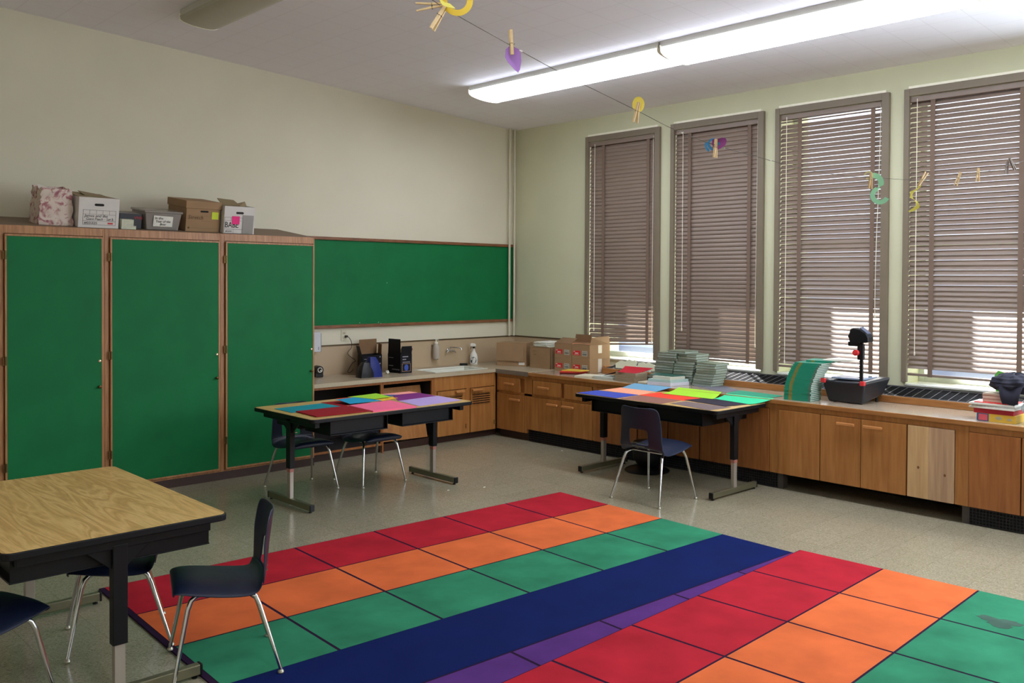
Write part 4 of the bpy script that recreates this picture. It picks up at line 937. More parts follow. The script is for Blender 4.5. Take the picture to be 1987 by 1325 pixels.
# faucet
t = thing('wall_faucet', 'chrome wall faucet with a swivel spout over the sink', 'faucet', (-1.06, 0, .925))
b = MB(); b.lathe([(.022, 0), (.022, .006), (.012, .012), (.012, .03)], (0, 0, 0), 14, axis='Y'); b.v = [Vector((v.x, -v.y, v.z)) for v in b.v]; b.tube([(0, -.03, 0), (-.045, -.032, -.008)], .010, 10); b.tube([(0, -.03, 0), (.045, -.034, -.008)], .010, 10); b.tube([(0, -.03, -.012), (0, -.03, .03)], .012, 10); b.build('body', M_chrome, t, smooth=True)
b = MB(); b.tube([(0, -.03, .028), (.005, -.045, .036), (.06, -.13, .032), (.075, -.15, .025), (.076, -.152, .005)], [.008, .008, .007, .008, .010], 10); b.build('spout', M_chrome, t, smooth=True)
for s in (-1, 1):
    b = MB(); b.tube([(s*.045, -.032, -.008), (s*.05, -.055, -.012)], .012, 10); b.tube([(s*.038, -.062, -.002), (s*.064, -.060, -.028)], .006, 8); b.build('tap_handle', M_chrome, t, smooth=True)
# spray bottle
t = thing('spray_bottle', 'white spray bottle with a dark blue label behind the sink', 'spray bottle', (-.765, -.115, HC), (0, 0, R(-50)))
b = MB(); b.lathe([(.040, 0), (.046, .008), (.046, .085), (.040, .115), (.020, .15), (.014, .17), (.014, .19)], (0, 0, 0), 24, sx=1.0, sy=.62); b.build('bottle', mat('bottle_white', (224, 222, 212), .3), t, smooth=True)
b = MB(); b.lathe([(.016, .19), (.016, .208), (.012, .21)], (0, 0, 0), 14); b.build('collar', M_blackpl, t, smooth=True)
b = MB(); b.prism([(-.035, -.012, .212), (.022, -.012, .212), (.026, -.012, .225), (.012, -.012, .245), (-.028, -.012, .250), (-.040, -.012, .238)], (0, .024, 0)); b.build('trigger_head', M_paper, t, bevel=.003)
b = MB(); b.prism([(-.022, -.005, .214), (-.028, -.005, .214), (-.040, -.005, .185), (-.034, -.005, .182)], (0, .010, 0)); b.build('trigger', M_blackpl, t, bevel=.001)
b = MB(); pts = []
for k in range(20):
    a = 2*pi*k/20; pts.append((.034*cos(a), .048+.040*sin(a)))
b.v = []; 
for x_, z_ in pts: b.v.append(Vector((x_, -.62*.046*math.sqrt(max(0, 1-(x_/.046)**2))-.0012, z_+.004)))
b.f.append(list(range(20))); b.m.append(0); b.build('label', mat('blue_label', (30, 62, 92), .4, noise=.5, nscale=40), t)
text(t, 'Fantastik', .017, (-.031, -.0305, .052), XV, ZV, M_paper, 'label_lettering', extrude=.0003)
b = MB(); b.box(-.045, .045, -.03, .03, 0, .022); o = b.build('scrub_sponge', mat('dark_sponge', (24, 24, 22), .9, noise=.3, nscale=60), bevel=.005); o.location = (-.905, -.10, HC); o.rotation_euler = (0, 0, R(-35)); tag(o, 'small black scrub sponge behind the sink', 'sponge')

# ------------------------------------------------------------------ cartons on the counter in the corner
t, P = carton_at('cardboard_box', 'closed brown cardboard box in the corner of the counter', (-.635, -.369), (-.473, -.692), (-.26, -.585), .262, M_card, M_carddk, z=HC)
b = MB(); h = .262; b.prism([P[0]+Zu*(h+.0005), P[1]+Zu*(h+.0005), P[2]+Zu*(h+.0005), P[3]+Zu*(h+.0005)], (0, 0, .004)); b.build('top_flaps', M_card, t)
e = (P[1]-P[0]).normalized(); nn = Vector((e.y, -e.x, 0)); nn = nn if nn.dot(P[3]-P[0]) < 0 else -nn
b = MB(); b.prism([P[0]+nn*.004+Zu*.06, P[1]+nn*.012+Zu*.055-e*.03, P[1]+nn*.004+Zu*.25-e*.03, P[0]+nn*.003+Zu*.26], nn*.004); b.build('hanging_flap', M_card, t)
b = MB(); a = P[1]-e*.09+nn*.001; b.prism([a+Zu*.015, a+e*.07+Zu*.015, a+e*.07+Zu*.045, a+Zu*.045], nn*.0006); b.build('shipping_label', M_paper, t)
t, P = carton_at('cardboard_box', 'brown cardboard box between the corner box and the red-labelled cartons', (-.50, -.775), (-.50, -1.10), (-.19, -1.10), .238, M_card, M_carddk, z=HC)
b = MB(); b.prism([p+Zu*.2385 for p in P], (0, 0, .003)); b.build('top_flaps', M_card, t)
b = MB(); b.prism([(P[0].x-.0006, .10, .15), (P[0].x-.0006, .06, .15), (P[0].x-.0006, .06, .154), (P[0].x-.0006, .10, .154)], (-.0005, 0, 0)); b.prism([(P[0].x-.0006, .11, .19), (P[0].x-.0006, .05, .19), (P[0].x-.0006, .05, .193), (P[0].x-.0006, .11, .193)], (-.0005, 0, 0)); b.build('pencil_marks', mat('pencil', (96, 72, 48), .8), t)
for k in range(6):
    o = MB().box(-.105, .105, -.14, .14, 0, .0085).build('paper_pad', M_paper if k % 2 else mat('paper_green_tint', (198, 206, 190), .7)); o.location = (-.36+random.uniform(-.01, .01), -.955+random.uniform(-.012, .012), HC+.2425+k*.0088); o.rotation_euler = (0, 0, R(90+random.uniform(-4, 4)))
    tag(o, 'white paper pad on the cardboard box, %s from the top of the pile' % ORD[6-k], 'paper', 'paper pads on the cardboard box')
M_redlab = mat('red_label', (206, 36, 40), .5)
def redcarton(label, y0, y1, z, open_):
    t = thing('cardboard_carton', label, 'box', (-.34, (y0+y1)/2, z), group='red-labelled brown cartons')
    w = (y0-y1)/2-.001; h = .150; xf, xb = -.165, .165
    b = MB(); th = .004
    b.box(xf, xf+th, -w, w, 0, h); b.box(xb-th, xb, -w, w, 0, h); b.box(xf+th, xb-th, -w, -w+th, 0, h); b.box(xf+th, xb-th, w-th, w, 0, h); b.box(xf+th, xb-th, -w+th, w-th, 0, th)
    if not open_: b.box(xf+th, xb-th, -w+th, w-th, h-th, h)
    b.build('box_body', M_card, t)
    b = MB(); b.box(xf-.0008, xf-.0002, w-.015, w-.12, .035, .085); b.build('red_label', M_redlab, t)
    b = MB(); b.box(xf-.0013, xf-.0009, w-.022, w-.045, .072, .078); b.box(xf-.0013, xf-.0009, w-.045, w-.092, .054, .063); b.box(xf-.0013, xf-.0009, w-.035, w-.10, .043, .046); b.build('label_print', M_paper, t)
    b = MB(); b.box(xf-.0008, xf-.0002, w-.145, w-.22, .03, .085); outb = b.build('white_label', mat('grey_label', (186, 184, 172), .6), t)
    b = MB()
    for q in range(7): b.box(xf-.0012, xf-.0008, w-.152-.009*q, w-.157-.009*q, .038, .06)
    b.box(xf-.0012, xf-.0008, w-.15, w-.215, .07, .074); b.build('barcode', M_ink, t)
    if y1 < -1.5:   # taped right-hand side
        b = MB(); b.box(-.03, .03, -w-.0012, -w-.0004, .005 if not open_ else .06, .145 if open_ else .150); b.build('packing_tape', mat('clear_tape', (214, 204, 190), .15), t)
    if open_:
        for (vx, name) in (((xf, 1), 'front'), ((xb, -1), 'back')):
            pass
        b = MB(); b.prism([(xf, -w+.003, h), (xf, w-.003, h), (xf+.11, w-.02, h+.055), (xf+.11, -w+.02, h+.055)], (0, 0, .003)) if y1 > -1.5 else b.prism([(xf+.02, -w+.003, h), (xf+.02, w-.003, h), (xf+.10, w-.02, h-.02), (xf+.10, -w+.02, h-.02)], (0, 0, .003))
        b.build('flap', M_carddk, t)
        b = MB(); b.prism([(xb, -w+.003, h), (xb, w-.003, h), (xb+.01, w-.01, h+(.085 if y1 > -1.5 else .05)), (xb+.01, -w+.01, h+(.085 if y1 > -1.5 else .05))], (-.003, 0, 0)); b.build('flap', M_carddk, t)
        if y1 < -1.5:
            b = MB(); b.prism([(xf+.005, -w, h), (xb-.005, -w, h), (xb-.04, -w-.02, h+.09), (xf-.02, -w-.045, h+.085)], (0, .003, 0)); b.build('flap', M_card, t)
        b = MB(); b.box(xf+.01, xb-.01, -w+.01, w-.01, h-.05, h-.012); b.build('folders_inside', mat('orange_folders', (190, 120, 84), .7, noise=.2, nscale=30), t)
    return t
for (ya, yb, side) in ((-1.168, -1.424, 'left'), (-1.428, -1.684, 'right')):
    redcarton('brown carton with a red label, lower %s of the four' % side, ya, yb, .7458, False)
for (ya, yb, side) in ((-1.168, -1.424, 'left'), (-1.428, -1.684, 'right')):
    redcarton('open brown carton with a red label, upper %s of the four' % side, ya, yb, .7465+.150, True)

# ------------------------------------------------------------------ books
def book_mesh(L_, D_, th, cover, pages, spine_side=None):
    """spine on the -x side; cover overhangs pages by 3 mm on three sides"""
    b = MB(); c = .002
    b.box(-D_/2, D_/2, -L_/2, L_/2, 0, c); b.box(-D_/2, D_/2, -L_/2, L_/2, th-c, th); b.box(-D_/2, -D_/2+.003, -L_/2, L_/2, c, th-c)
    b.box(-D_/2+.003, D_/2-.004, -L_/2+.004, L_/2-.004, c, th-c, 1)
    return b
def make_book(label, cat, L_, D_, th, cover, pages, loc, rz, group, extra=None, flip=False):
    t = thing('book', label, cat, loc, (0, 0, rz), group)
    b = MB(); c = .0022
    b.box(-D_/2, D_/2, -L_/2, L_/2, 0, c); b.box(-D_/2, D_/2, -L_/2, L_/2, th-c, th)
    sx = -1 if not flip else 1
    b.box(sx*D_/2, sx*(D_/2-.003), -L_/2, L_/2, c, th-c)
    b.build('cover', cover, t)
    b = MB(); b.box(-D_/2+(.003 if not flip else .005), D_/2-(.005 if not flip else .003), -L_/2+.004, L_/2-.004, c, th-c); b.build('pages', pages, t)
    if extra: extra(t)
    return t
M_gcover = mat('teal_green_cover', (24, 132, 104), .45); M_gpages = mat('book_pages', (212, 214, 208), .7, noise=.05, nscale=60)
def gold(t):
    b = MB(); b.box(-.1062, -.1056, .045, .075, .0006, .0150); b.build('gold_band', mat('gold_band_m', (128, 124, 60), .5), t)
    b = MB(); b.box(-.1062, -.1056, -.115, -.098, .0006, .0150); b.build('grey_band', mat('grey_band_m', (96, 110, 100), .5), t)
first = None; n = 20; th = .0157
for k in range(n):
    u = k/(n-1); dx = .11*u**2.3; loc = (-.705+dx*.55, -4.235-dx*.55, .7458+k*th)
    lab = 'teal green book, %s of the leaning stack beside the projector' % ('topmost' if k == n-1 else 'lowest' if k == 0 else ORD[n-k]+' from the top')
    if first is None: first = make_book(lab, 'book', .232, .21, th-.0004, M_gcover, M_gpages, loc, R(3), 'leaning stack of teal green books', gold)
    else: dup(first, loc, (0, 0, R(3+random.uniform(-2, 2))), lab)
dup(first, (-.53, -4.33, .7458+n*th), (0, 0, R(12)), 'loose teal green book shifted back on top of the leaning stack')
for k, (dx, dy, rz) in enumerate(((-.49, -4.47, 8), (-.46, -4.50, -6))):
    o = MB().box(-.09, .09, -.11, .11, 0, .006).build('white_pamphlet', M_paper); o.location = (dx+.0, dy+.02, .7458+(n+1)*th+.0005+k*.0065); o.rotation_euler = (0, 0, R(rz)); tag(o, 'white pamphlet at the very top of the leaning teal stack, the %s one' % ('upper' if k else 'lower'), 'pamphlet', 'white pamphlets on the teal stack')
b = MB(); b.prism([(-.1, -.08, 0), (.1, -.08, 0), (.1, .08, .004), (-.1, .08, 0)], (0, 0, .0015)); o = b.build('white_flyer', M_paper); o.location = (-.50, -4.50, .7458+n*th-.003); o.rotation_euler = (R(5), 0, R(10))
bpy.data.objects.remove(o)
M_sage = mat('sage_grey_cover', (112, 124, 104), .5); M_sagep = mat('sage_page_block', (168, 180, 172), .6, noise=.1, nscale=120)
SB = None
def sage(stack, n, x, y, z0, th, shifts, topword=None):
    global SB
    for k in range(n):
        dx, dy = shifts(k); loc = (x+dx, y+dy, z0+k*th)
        lab = 'sage grey hardback, %s of the %s stack by the window' % ('topmost' if k == n-1 else 'lowest' if k == 0 else ORD[n-k]+' from the top', stack)
        rz = R(random.uniform(-2.2, 2.2))
        if SB is None: SB = make_book(lab, 'book', .222, .205, .0238, M_sage, M_sagep, loc, rz, 'sage grey hardbacks stacked by the window', flip=True)
        else: dup(SB, loc, (0, 0, rz), lab)
sage('right', 9, -.443, -3.115, .7468, .0242, lambda k: (random.uniform(-.006, .01), -.010*k*.8+(.012 if k > 6 else 0)))
sage('middle', 12, -.443, -2.885, .7458, .0242, lambda k: (random.uniform(-.006, .01)+(.0 if k < 8 else .02), -.003*k-(.02 if k > 8 else 0)))
sage('left', 12, -.443, -2.655, .7458, .0242, lambda k: (random.uniform(-.006, .01), -.0035*k-(.022 if k > 8 else 0)))
dup(SB, (-.44, -2.83, .7458+12*.0242+.0002), (0, 0, R(-4)), 'single sage grey hardback bridging the left and middle stacks')
# aqua workbooks in front
def slab(name, label, cat, w, l, h, m, loc, rz=0, group=None, bev=.001):
    o = MB().box(-w/2, w/2, -l/2, l/2, 0, h).build(name, m, bevel=bev); o.location = loc; o.rotation_euler = (0, 0, rz); return tag(o, label, cat, group)
A_ = R(9)
def slab2(pts, h, z, m, name, label, cat, group=None):
    cx_ = sum(p[0] for p in pts)/len(pts); cy_ = sum(p[1] for p in pts)/len(pts)
    b = MB(); b.prism([(p[0]-cx_, p[1]-cy_, 0) for p in pts], (0, 0, h)); o = b.build(name, m, bevel=.001); o.location = (cx_, cy_, z); return tag(o, label, cat, group)
G = 'workbooks on the window counter'
slab2([(-.83, -2.70), (-.60, -2.66), (-.56, -2.99), (-.791, -2.943)], .032, .7458, mat('lilac_white_pages', (206, 206, 218), .5, noise=.05), 'workbook', 'thick lilac-white workbook at the bottom of the low pile before the grey books', 'book', G)
slab2([(-.826, -2.705), (-.60, -2.665), (-.565, -2.985), (-.79, -2.940)], .025, .7781, mat('pale_aqua_cover', (168, 196, 190), .4), 'workbook', 'pale aqua workbook on the thick lilac-white one', 'book', G)
slab2([(-.80, -2.74), (-.60, -2.70), (-.60, -2.97), (-.78, -2.93)], .028, .8034, mat('ivory_pages', (198, 200, 184), .5), 'workbook', 'ivory workbook under the dark green one', 'book', G)
slab2([(-.76, -2.66), (-.575, -2.64), (-.572, -2.96), (-.74, -2.93)], .006, .8318, mat('dark_green_cover', (44, 92, 80), .4), 'workbook', 'thin dark green workbook topping the low pile', 'book', G)
# tan books with red folder
for k in range(5):
    slab2([(-.785+.003*k, -2.262), (-.60, -2.25+.004*k), (-.61, -2.53), (-.812+.005*k, -2.535+.005*(k % 3))], .0165, .7458+k*.017, mat('tan_cover', (150, 134, 110), .6, noise=.08, nscale=80), 'thin_book', 'thin tan book under the red folder, %s from the top' % ORD[5-k], 'book', 'tan books under the red folder')
slab2([(-.60, -2.54), (-.56, -2.40), (-.42, -2.44), (-.46, -2.66)], .045, .7458, mat('dark_worn_pages', (84, 80, 64), .8, noise=.4, nscale=60), 'worn_book', 'worn book with dark page edges beside the tan books', 'book')
sheet('red folder bent over the tan books', mat('red_folder', (180, 30, 46), .85, spec=.15), [(-.79, -2.30), (-.55, -2.20), (-.42, -2.46), (-.77, -2.50)], .832, .0015, 'folder', curve=(.8335, .870, .858, .8335), name='red_folder', group='folders on the window counter')
sheet('dark maroon folder under the left side of the red folder', mat('maroon_folder', (70, 36, 36), .6), [(-.72, -2.06), (-.52, -2.10), (-.50, -2.30), (-.70, -2.24)], .80, .0015, 'folder', curve=(.775, .80, .868, .8330), name='maroon_folder', group='folders on the window counter')
slab2([(-.874, -1.80), (-.65, -1.75), (-.62, -1.93), (-.805, -1.975)], .018, .7458, mat('cream_pages', (206, 198, 172), .6), 'booklet', 'cream booklet before the red-labelled cartons', 'book', G)
slab2([(-.79, -1.985), (-.60, -1.95), (-.56, -2.16), (-.74, -2.20)], .022, .7458, mat('greyish_pages', (182, 188, 176), .6), 'booklet', 'grey-green booklet left of the tan books', 'book', G)
slab2([(-.795, -2.56), (-.63, -2.55), (-.63, -2.68), (-.815, -2.675)], .014, .7458, mat('cream_pages', (206, 198, 172), .6), 'booklet', 'small cream booklet between the tan books and the aqua pile', 'book', G)
slab2([(-.765, -1.49), (-.56, -1.46), (-.52, -1.67), (-.640, -1.655)], .018, .7458, mat('maroon_cover', (130, 32, 32), .5), 'thin_book', 'maroon book at the bottom of the small pile before the cartons', 'book', G)
slab2([(-.775, -1.50), (-.56, -1.47), (-.54, -1.68), (-.65, -1.67)], .014, .7641, mat('crimson_cover', (200, 44, 34), .5), 'thin_book', 'crimson book in the small pile before the cartons', 'book', G)
slab2([(-.745, -1.50), (-.56, -1.47), (-.53, -1.70), (-.66, -1.69)], .010, .7784, mat('yellow_cover', (214, 176, 60), .5), 'thin_book', 'yellow-covered book on top of the small pile before the cartons', 'book', G)
# cream cut-outs behind the red folder
for (pts, lab) in (([(-1.86, .805), (-1.84, .85), (-1.90, .885), (-1.96, .875), (-2.0, .905), (-2.06, .89), (-2.08, .905), (-2.12, .87), (-2.12, .805)], 'left'), ([(-2.13, .805), (-2.14, .87), (-2.19, .885), (-2.23, .87), (-2.26, .89), (-2.33, .87), (-2.37, .86), (-2.38, .805)], 'right')):
    b = MB(); b.prism([(-.29+(p[1]-.805)*.5, p[0], p[1]+.004) for p in pts], (.003, 0, 0)); o = b.build('card_cutout', mat('cream_card', (206, 206, 176), .7))
    tag(o, 'wavy cream card cut-out leaning behind the red folder, the %s one' % lab, 'card', 'cream card cut-outs')

# ------------------------------------------------------------------ overhead projector
t = thing('overhead_projector', 'black overhead projector with a red-knobbed arm on the window counter', 'projector', (-.50, -4.60, .7458), (0, 0, R(0)))
b = MB()
base = [(-.17, .19), (-.15, -.12), (.18, -.16), (.20, .20)]
def P3(x, y, z): return Vector((x, y, z))
b.add([P3(-.150, .165, 0), P3(-.160, -.130, 0), P3(.160, -.160, .058), P3(.160, .16, .058), P3(-.178, .212, .175), P3(-.184, -.158, .182), P3(.205, -.205, .205), P3(.205, .20, .20)],
      [(3, 2, 1, 0), (4, 5, 6, 7), (0, 1, 5, 4), (1, 2, 6, 5), (2, 3, 7, 6), (3, 0, 4, 7)])
b.build('body', mat('projector_black', (26, 27, 34), .4), t, bevel=.018, smooth=True, seg=3)
b = MB(); b.box(-.13, .15, -.11, .15, .190, .206); b.build('stage_glass', mat('stage_glass_m', (150, 165, 190), .06), t, bevel=.003)
for (x, y) in ((-.176, .195), (-.175, -.137)):
    b = MB(); b.box(x-.016, x+.016, y-.020, y+.020, .155, .192); b.build('red_corner', M_redknob, t, bevel=.006)
ax, ay = -.176, -.128
b = MB(); b.box(ax-.010, ax+.010, ay-.012, ay+.012, .16, .54)
for k in range(9): b.box(ax-.008, ax+.006, ay+.012, ay+.017, .20+k*.018, .209+k*.018)
b.build('arm_post', M_blackpl, t, bevel=.002)
b = MB(); b.box(ax-.018, ax+.016, ay-.020, ay+.030, .365, .490); b.box(ax-.014, ax+.014, ay+.02, ay+.11, .470, .505); b.build('arm_carriage', M_blackpl, t, bevel=.005)
b = MB(); b.tube([(ax-.018, ay+.032, .42), (ax-.042, ay+.036, .42)], .024, 14); b.tube([(ax-.042, ay+.036, .42), (ax-.048, ay+.036, .42)], .012, 10); b.build('focus_knob', M_redknob, t, smooth=True)
b = MB()
hp = [(-.10, .50), (-.035, .485), (.055, .485), (.135, .50), (.14, .555), (.105, .60), (.03, .62), (-.02, .605), (-.05, .575), (-.085, .55)]
hp = [(ay+.15, .495), (ay+.16, .545), (ay+.175, .565), (ay+.155, .60), (ay+.15, .635), (ay+.12, .655), (ay+.05, .645), (ay-.02, .605), (ay-.045, .56), (ay-.045, .515), (ay-.01, .505), (ay+.05, .51), (ay+.09, .495)]
hp = [(y-.055, z-.018) for y, z in hp]
hp = [(ay+.012+(y-ay)*.78, .575+(z-.575)*.78-.004) for y, z in hp]
b.prism([(ax-.035, y, z) for y, z in hp], (.10, 0, 0)); b.build('projection_head', M_blackpl, t, bevel=.008)
b = MB(); b.prism([(ax-.02, ay+.008, .618), (ax+.05, ay+.008, .618), (ax+.05, ay-.054, .573), (ax-.02, ay-.054, .573)], (0, .004, .008)); b.build('mirror_cap', mat('blue_grey_plastic', (92, 98, 124), .3), t, bevel=.002)
b = MB(); b.tube([(ax+.02, ay+.085, .535), (ax+.02, ay+.108, .535)], .018, 14); b.build('lens', mat('lens_glass', (40, 44, 56), .08), t, smooth=True)
b = MB()
for x, y in ((-.12, .12), (-.12, -.1)): b.lathe([(.012, -.0005), (.012, .02)], (x, y, 0), 10)
for x, y in ((.12, .12), (.12, -.12)): b.lathe([(.012, -.0005), (.012, .06)], (x, y, 0), 10)
b.build('rubber_foot', M_blackpl, t)

# ------------------------------------------------------------------ pile at the right edge
G = 'pile at the right end of the counter'
t = thing('game_box', 'blue and yellow game box at the bottom of the right-hand pile', 'box', (-.70, -5.77, .7458), group=G)
b = MB(); b.box(-.11, .11, -.13, .125, 0, .055); b.build('box_body', mat('yellow_box_print', (214, 172, 60), .45), t, bevel=.001)
b = MB(); b.box(-.1106, -.1101, .045, .125, .001, .0545); b.build('blue_end', mat('blue_box_print', (40, 86, 132), .45), t)
b = MB(); b.box(-.1112, -.1107, .053, .113, .006, .049); b.build('pink_panel', mat('pink_box_print', (206, 86, 96), .45), t, bevel=.0002)
b = MB()
for y_, r_ in ((-.02, .016), (-.09, .012)):
    b = MB(); pts = [(-.1108, y_+r_*1.4*cos(2*pi*k/16), .03-.004*(y_ < -.05)+r_*.75*sin(2*pi*k/16)) for k in range(16)]; b.prism(pts, (-.0005, 0, 0)); b.build('silver_roundel', mat('silver_print', (170, 160, 130), .4), t)
o = slab('red_book', 'dark red book lying on the blue and yellow game box', 'book', .22, .262, .034, mat('dark_red_cover', (166, 30, 44), .5), (-.70, -5.755, .8015), 0, G)
for k, (w, l, dy, m, lab) in enumerate(((.24, .30, 0, M_paper, 'white loose-leaf pad'), (.235, .29, -.01, mat('grey_pages', (176, 172, 164), .7, noise=.2, nscale=90), 'grey-edged pad'), (.24, .30, .005, M_paper, 'white school pad'))):
    slab('paper_pad', lab+' on the dark red book, %s of three from the bottom' % ORD[k+1], 'paper', w, l, .0125, m, (-.70, -5.745+dy, .836+k*.0129), R(2*k-2), G)
slab('red_folder', 'glossy red and pink folder under the pages below the dark cloth', 'folder', .22, .25, .006, mat('glossy_red_folder', (222, 60, 60), .2), (-.70, -5.75, .8752), 0, G)
for k in range(5):
    slab('paper_pad', 'cream bundle of pages beneath the dark cloth, %s from the top' % ORD[5-k], 'paper', .17, .18, .0118, mat('bundle_page%d' % (k % 2), ((206, 194, 172), (178, 150, 132))[k % 2 if k < 2 else 0], .7), (-.67, -5.755, .8816+k*.012), R(random.uniform(-4, 4)), G)
t = thing('dark_cloth', 'crumpled dark navy cloth bag draped over the right-hand pile', 'cloth bag', (-.70, -5.86, .942), group=G)
b = MB(); n, m_ = 44, 24; rr = random.Random(4)
for i in range(m_+1):
    a = pi*i/m_
    for j in range(n):
        c = 2*pi*j/n; wr = 1+.07*sin(5*c+3*a)+.05*sin(9*c-4*a)+.03*sin(17*a+c)
        x_ = .115*sin(a)*cos(c)*wr; y_ = .155*sin(a)*sin(c)*wr; z_ = .075+.075*cos(a)*wr
        b.v.append(Vector((x_, y_, max(z_, .001))))
for i in range(m_):
    for j in range(n): b.f.append([i*n+j, i*n+(j+1) % n, (i+1)*n+(j+1) % n, (i+1)*n+j]); b.m.append(0)
b.build('bag_body', mat('dark_navy_cloth', (30, 30, 48), .8, noise=.15), t, smooth=True)
b = MB()
for i in range(11):
    for j in range(9):
        u, v = i/10, j/8; b.v.append(Vector((-.10-.028*sin(u*2.6)-.006*sin(v*9), .075-.155*v*(1-.35*u)-.03*u, .06-.125*u+.008*sin(v*8))))
for i in range(10):
    for j in range(8): b.f.append([i*9+j, i*9+j+1, (i+1)*9+j+1, (i+1)*9+j]); b.m.append(0)
b.build('hanging_fold', mat('dark_navy_cloth', (30, 30, 48), .8, noise=.15), t, smooth=True, solid=.006)
t = thing('green_card', 'green paper corner sticking up behind the dark cloth', 'paper', (-.60, -5.735, .942), group=G)
b = MB(); b.prism([(0, .035, .0), (0, .045, .115), (0, .02, .152), (0, -.06, .125), (0, -.05, 0)], (.002, 0, 0)); b.build('card', mat('leaf_green', (96, 176, 70), .6), t)
t = thing('plastic_bag', 'clear plastic bag with teal and yellow things at the right edge', 'plastic bag', (-.72, -6.05, .7458), group=G)
b = MB(); n, m_ = 30, 16
for i in range(m_+1):
    a = pi*i/m_
    for j in range(n):
        c = 2*pi*j/n; wr = 1+.09*sin(4*c+5*a)+.06*sin(11*c-3*a)
        b.v.append(Vector((.11*sin(a)**.7*cos(c)*wr, .125*sin(a)**.7*sin(c)*wr, max(.0005, .10+.10*cos(a)*wr))))
for i in range(m_):
    for j in range(n): b.f.append([i*n+j, i*n+(j+1) % n, (i+1)*n+(j+1) % n, (i+1)*n+j]); b.m.append(0)
b.build('bag_film', M_bag, t, smooth=True)
b = MB(); b.box(-.06, .05, -.06, .06, .002, .045); b.build('teal_block', mat('teal_plastic', (60, 130, 140), .4), t, bevel=.01)
b = MB(); b.box(-.05, .05, -.05, .07, .046, .11); b.build('yellow_block', mat('yellow_plastic', (206, 196, 60), .4), t, bevel=.012)

# ------------------------------------------------------------------ round black stand under the window-side table
t = thing('round_stand', 'black round-based object on the floor under the window-side table', 'stand', (-1.12, -2.93, 0))
b = MB(); b.lathe([(.20, 0), (.205, .008), (.19, .022), (.10, .035), (.06, .05)], (0, 0, 0), 32); b.build('round_base', M_blackpl, t, smooth=True)
b = MB(); b.lathe([(.055, .04), (.09, .06), (.13, .12), (.135, .26), (.12, .27)], (0, 0, 0), 28); b.build('bin_body', M_blackpl, t, smooth=True)
# small yellowish panel end of the tall cabinet side, resting by the floor
# ------------------------------------------------------------------ ceiling lights
TH_ = math.atan(CS)
M_lens_on = mat('lit_diffuser', (236, 242, 255), .5, emit=8.0)
M_lens_off = mat('unlit_diffuser', (172, 168, 150), .35)
M_house = mat('fixture_white', (196, 194, 184), .5)
def fixture(label, xc, y0, y1, w, on, drop=.095):
    t = thing('ceiling_light', label, 'ceiling light', (xc, (y0+y1)/2, cz(xc)-.001), (0, TH_, 0), 'fluorescent ceiling lights')
    L_ = abs(y1-y0)/2
    b = MB(); b.box(-w*.49, w*.49, -L_, L_, -.052, 0); b.build('housing', M_house, t, bevel=.003)
    n = 10; pr = []
    for k in range(n+1):
        a = pi*k/n; pr.append((-cos(a)*w/2, -.053-abs(sin(a))**.6*(drop-.045)))
    b = MB(); b.prism([(x, -L_+.012, z) for x, z in pr], (0, 2*L_-.024, 0)); b.build('diffuser', M_lens_on if on else M_lens_off, t, smooth=True)
    for s in (-1, 1):
        b = MB(); q = [(x*1.02, z*1.02 if z < -.06 else z+.02) for x, z in pr]; b.prism([(x, s*L_-(.012 if s > 0 else 0), z) for x, z in q], (0, .012, 0)); b.build('end_plate', M_cream, t)
    return t
Lb = ('lit fluorescent fixture nearest the corner, first of the bright row', 'lit fluorescent fixture second from the corner, running to the right edge', 'lit fluorescent fixture third from the corner in the bright row', 'lit fluorescent fixture fourth from the corner in the bright row')
for k in range(4):
    y0 = -1.18-2.36*k; fixture(Lb[k], -1.57, y0, y0-2.345, .43, True, .10 if k % 2 == 0 else .115)
fixture('unlit ceiling fixture above the tall cabinets', -4.54, -1.12, -3.48, .32, False)
fixture('lit fluorescent fixture over the near left tables, behind the camera', -6.6, -5.6, -7.95, .32, True)  # lamp added out of view to brighten the near table
fixture('lit fluorescent fixture farthest behind the camera', -6.6, -8.4, -10.75, .32, True)  # second unseen lamp added for the same fill from behind

# ------------------------------------------------------------------ clothesline with pins and papers
LINE = [(-6.834, -6.424, 2.485+.02), (-6.305, -6.168, 2.498), (-6.114, -6.074, 2.485), (-5.696, -5.92, 2.478), (-5.383, -5.874, 2.438), (-4.97, -5.854, 2.376), (-4.744, -5.863, 2.33), (-4.457, -5.861, 2.30), (-4.067, -5.887, 2.272), (-3.82, -5.916, 2.253), (-3.539, -5.977, 2.240), (-3.303, -5.994, 2.250), (-2.872, -6.059, 2.268), (-2.411, -6.083, 2.316), (-2.172, -6.103, 2.357), (-1.766, -6.142, 2.441), (-1.087, -6.233, 2.595), (-.05, -6.38, 2.86)]
LINE = [(-9.35, -7.3, 2.78)] + LINE
def smooth_line(P_, m=5):
    o = []
    for i in range(len(P_)-1):
        for k in range(m):
            u = k/m; p0, p1, p2, p3 = [Vector(P_[max(0, min(len(P_)-1, j))]) for j in (i-1, i, i+1, i+2)]
            o.append(.5*((2*p1)+(-p0+p2)*u+(2*p0-5*p1+4*p2-p3)*u*u+(-p0+3*p1-3*p2+p3)*u**3))
    o.append(Vector(P_[-1])); return o
b = MB(); b.tube(smooth_line(LINE), .0011, 5); o = b.build('clothesline', M_string, smooth=True); tag(o, 'thin dark string strung across the room below the ceiling', 'string')
CAMP = Vector((-7.663, -7.999, 1.732))
def toc(p):   # horizontal direction that faces across the room towards the door side
    d = Vector((p[0], p[1], 0))-Vector((-7.663, -7.999, 0)); d.normalize(); return d, Vector((d.y, -d.x, 0))
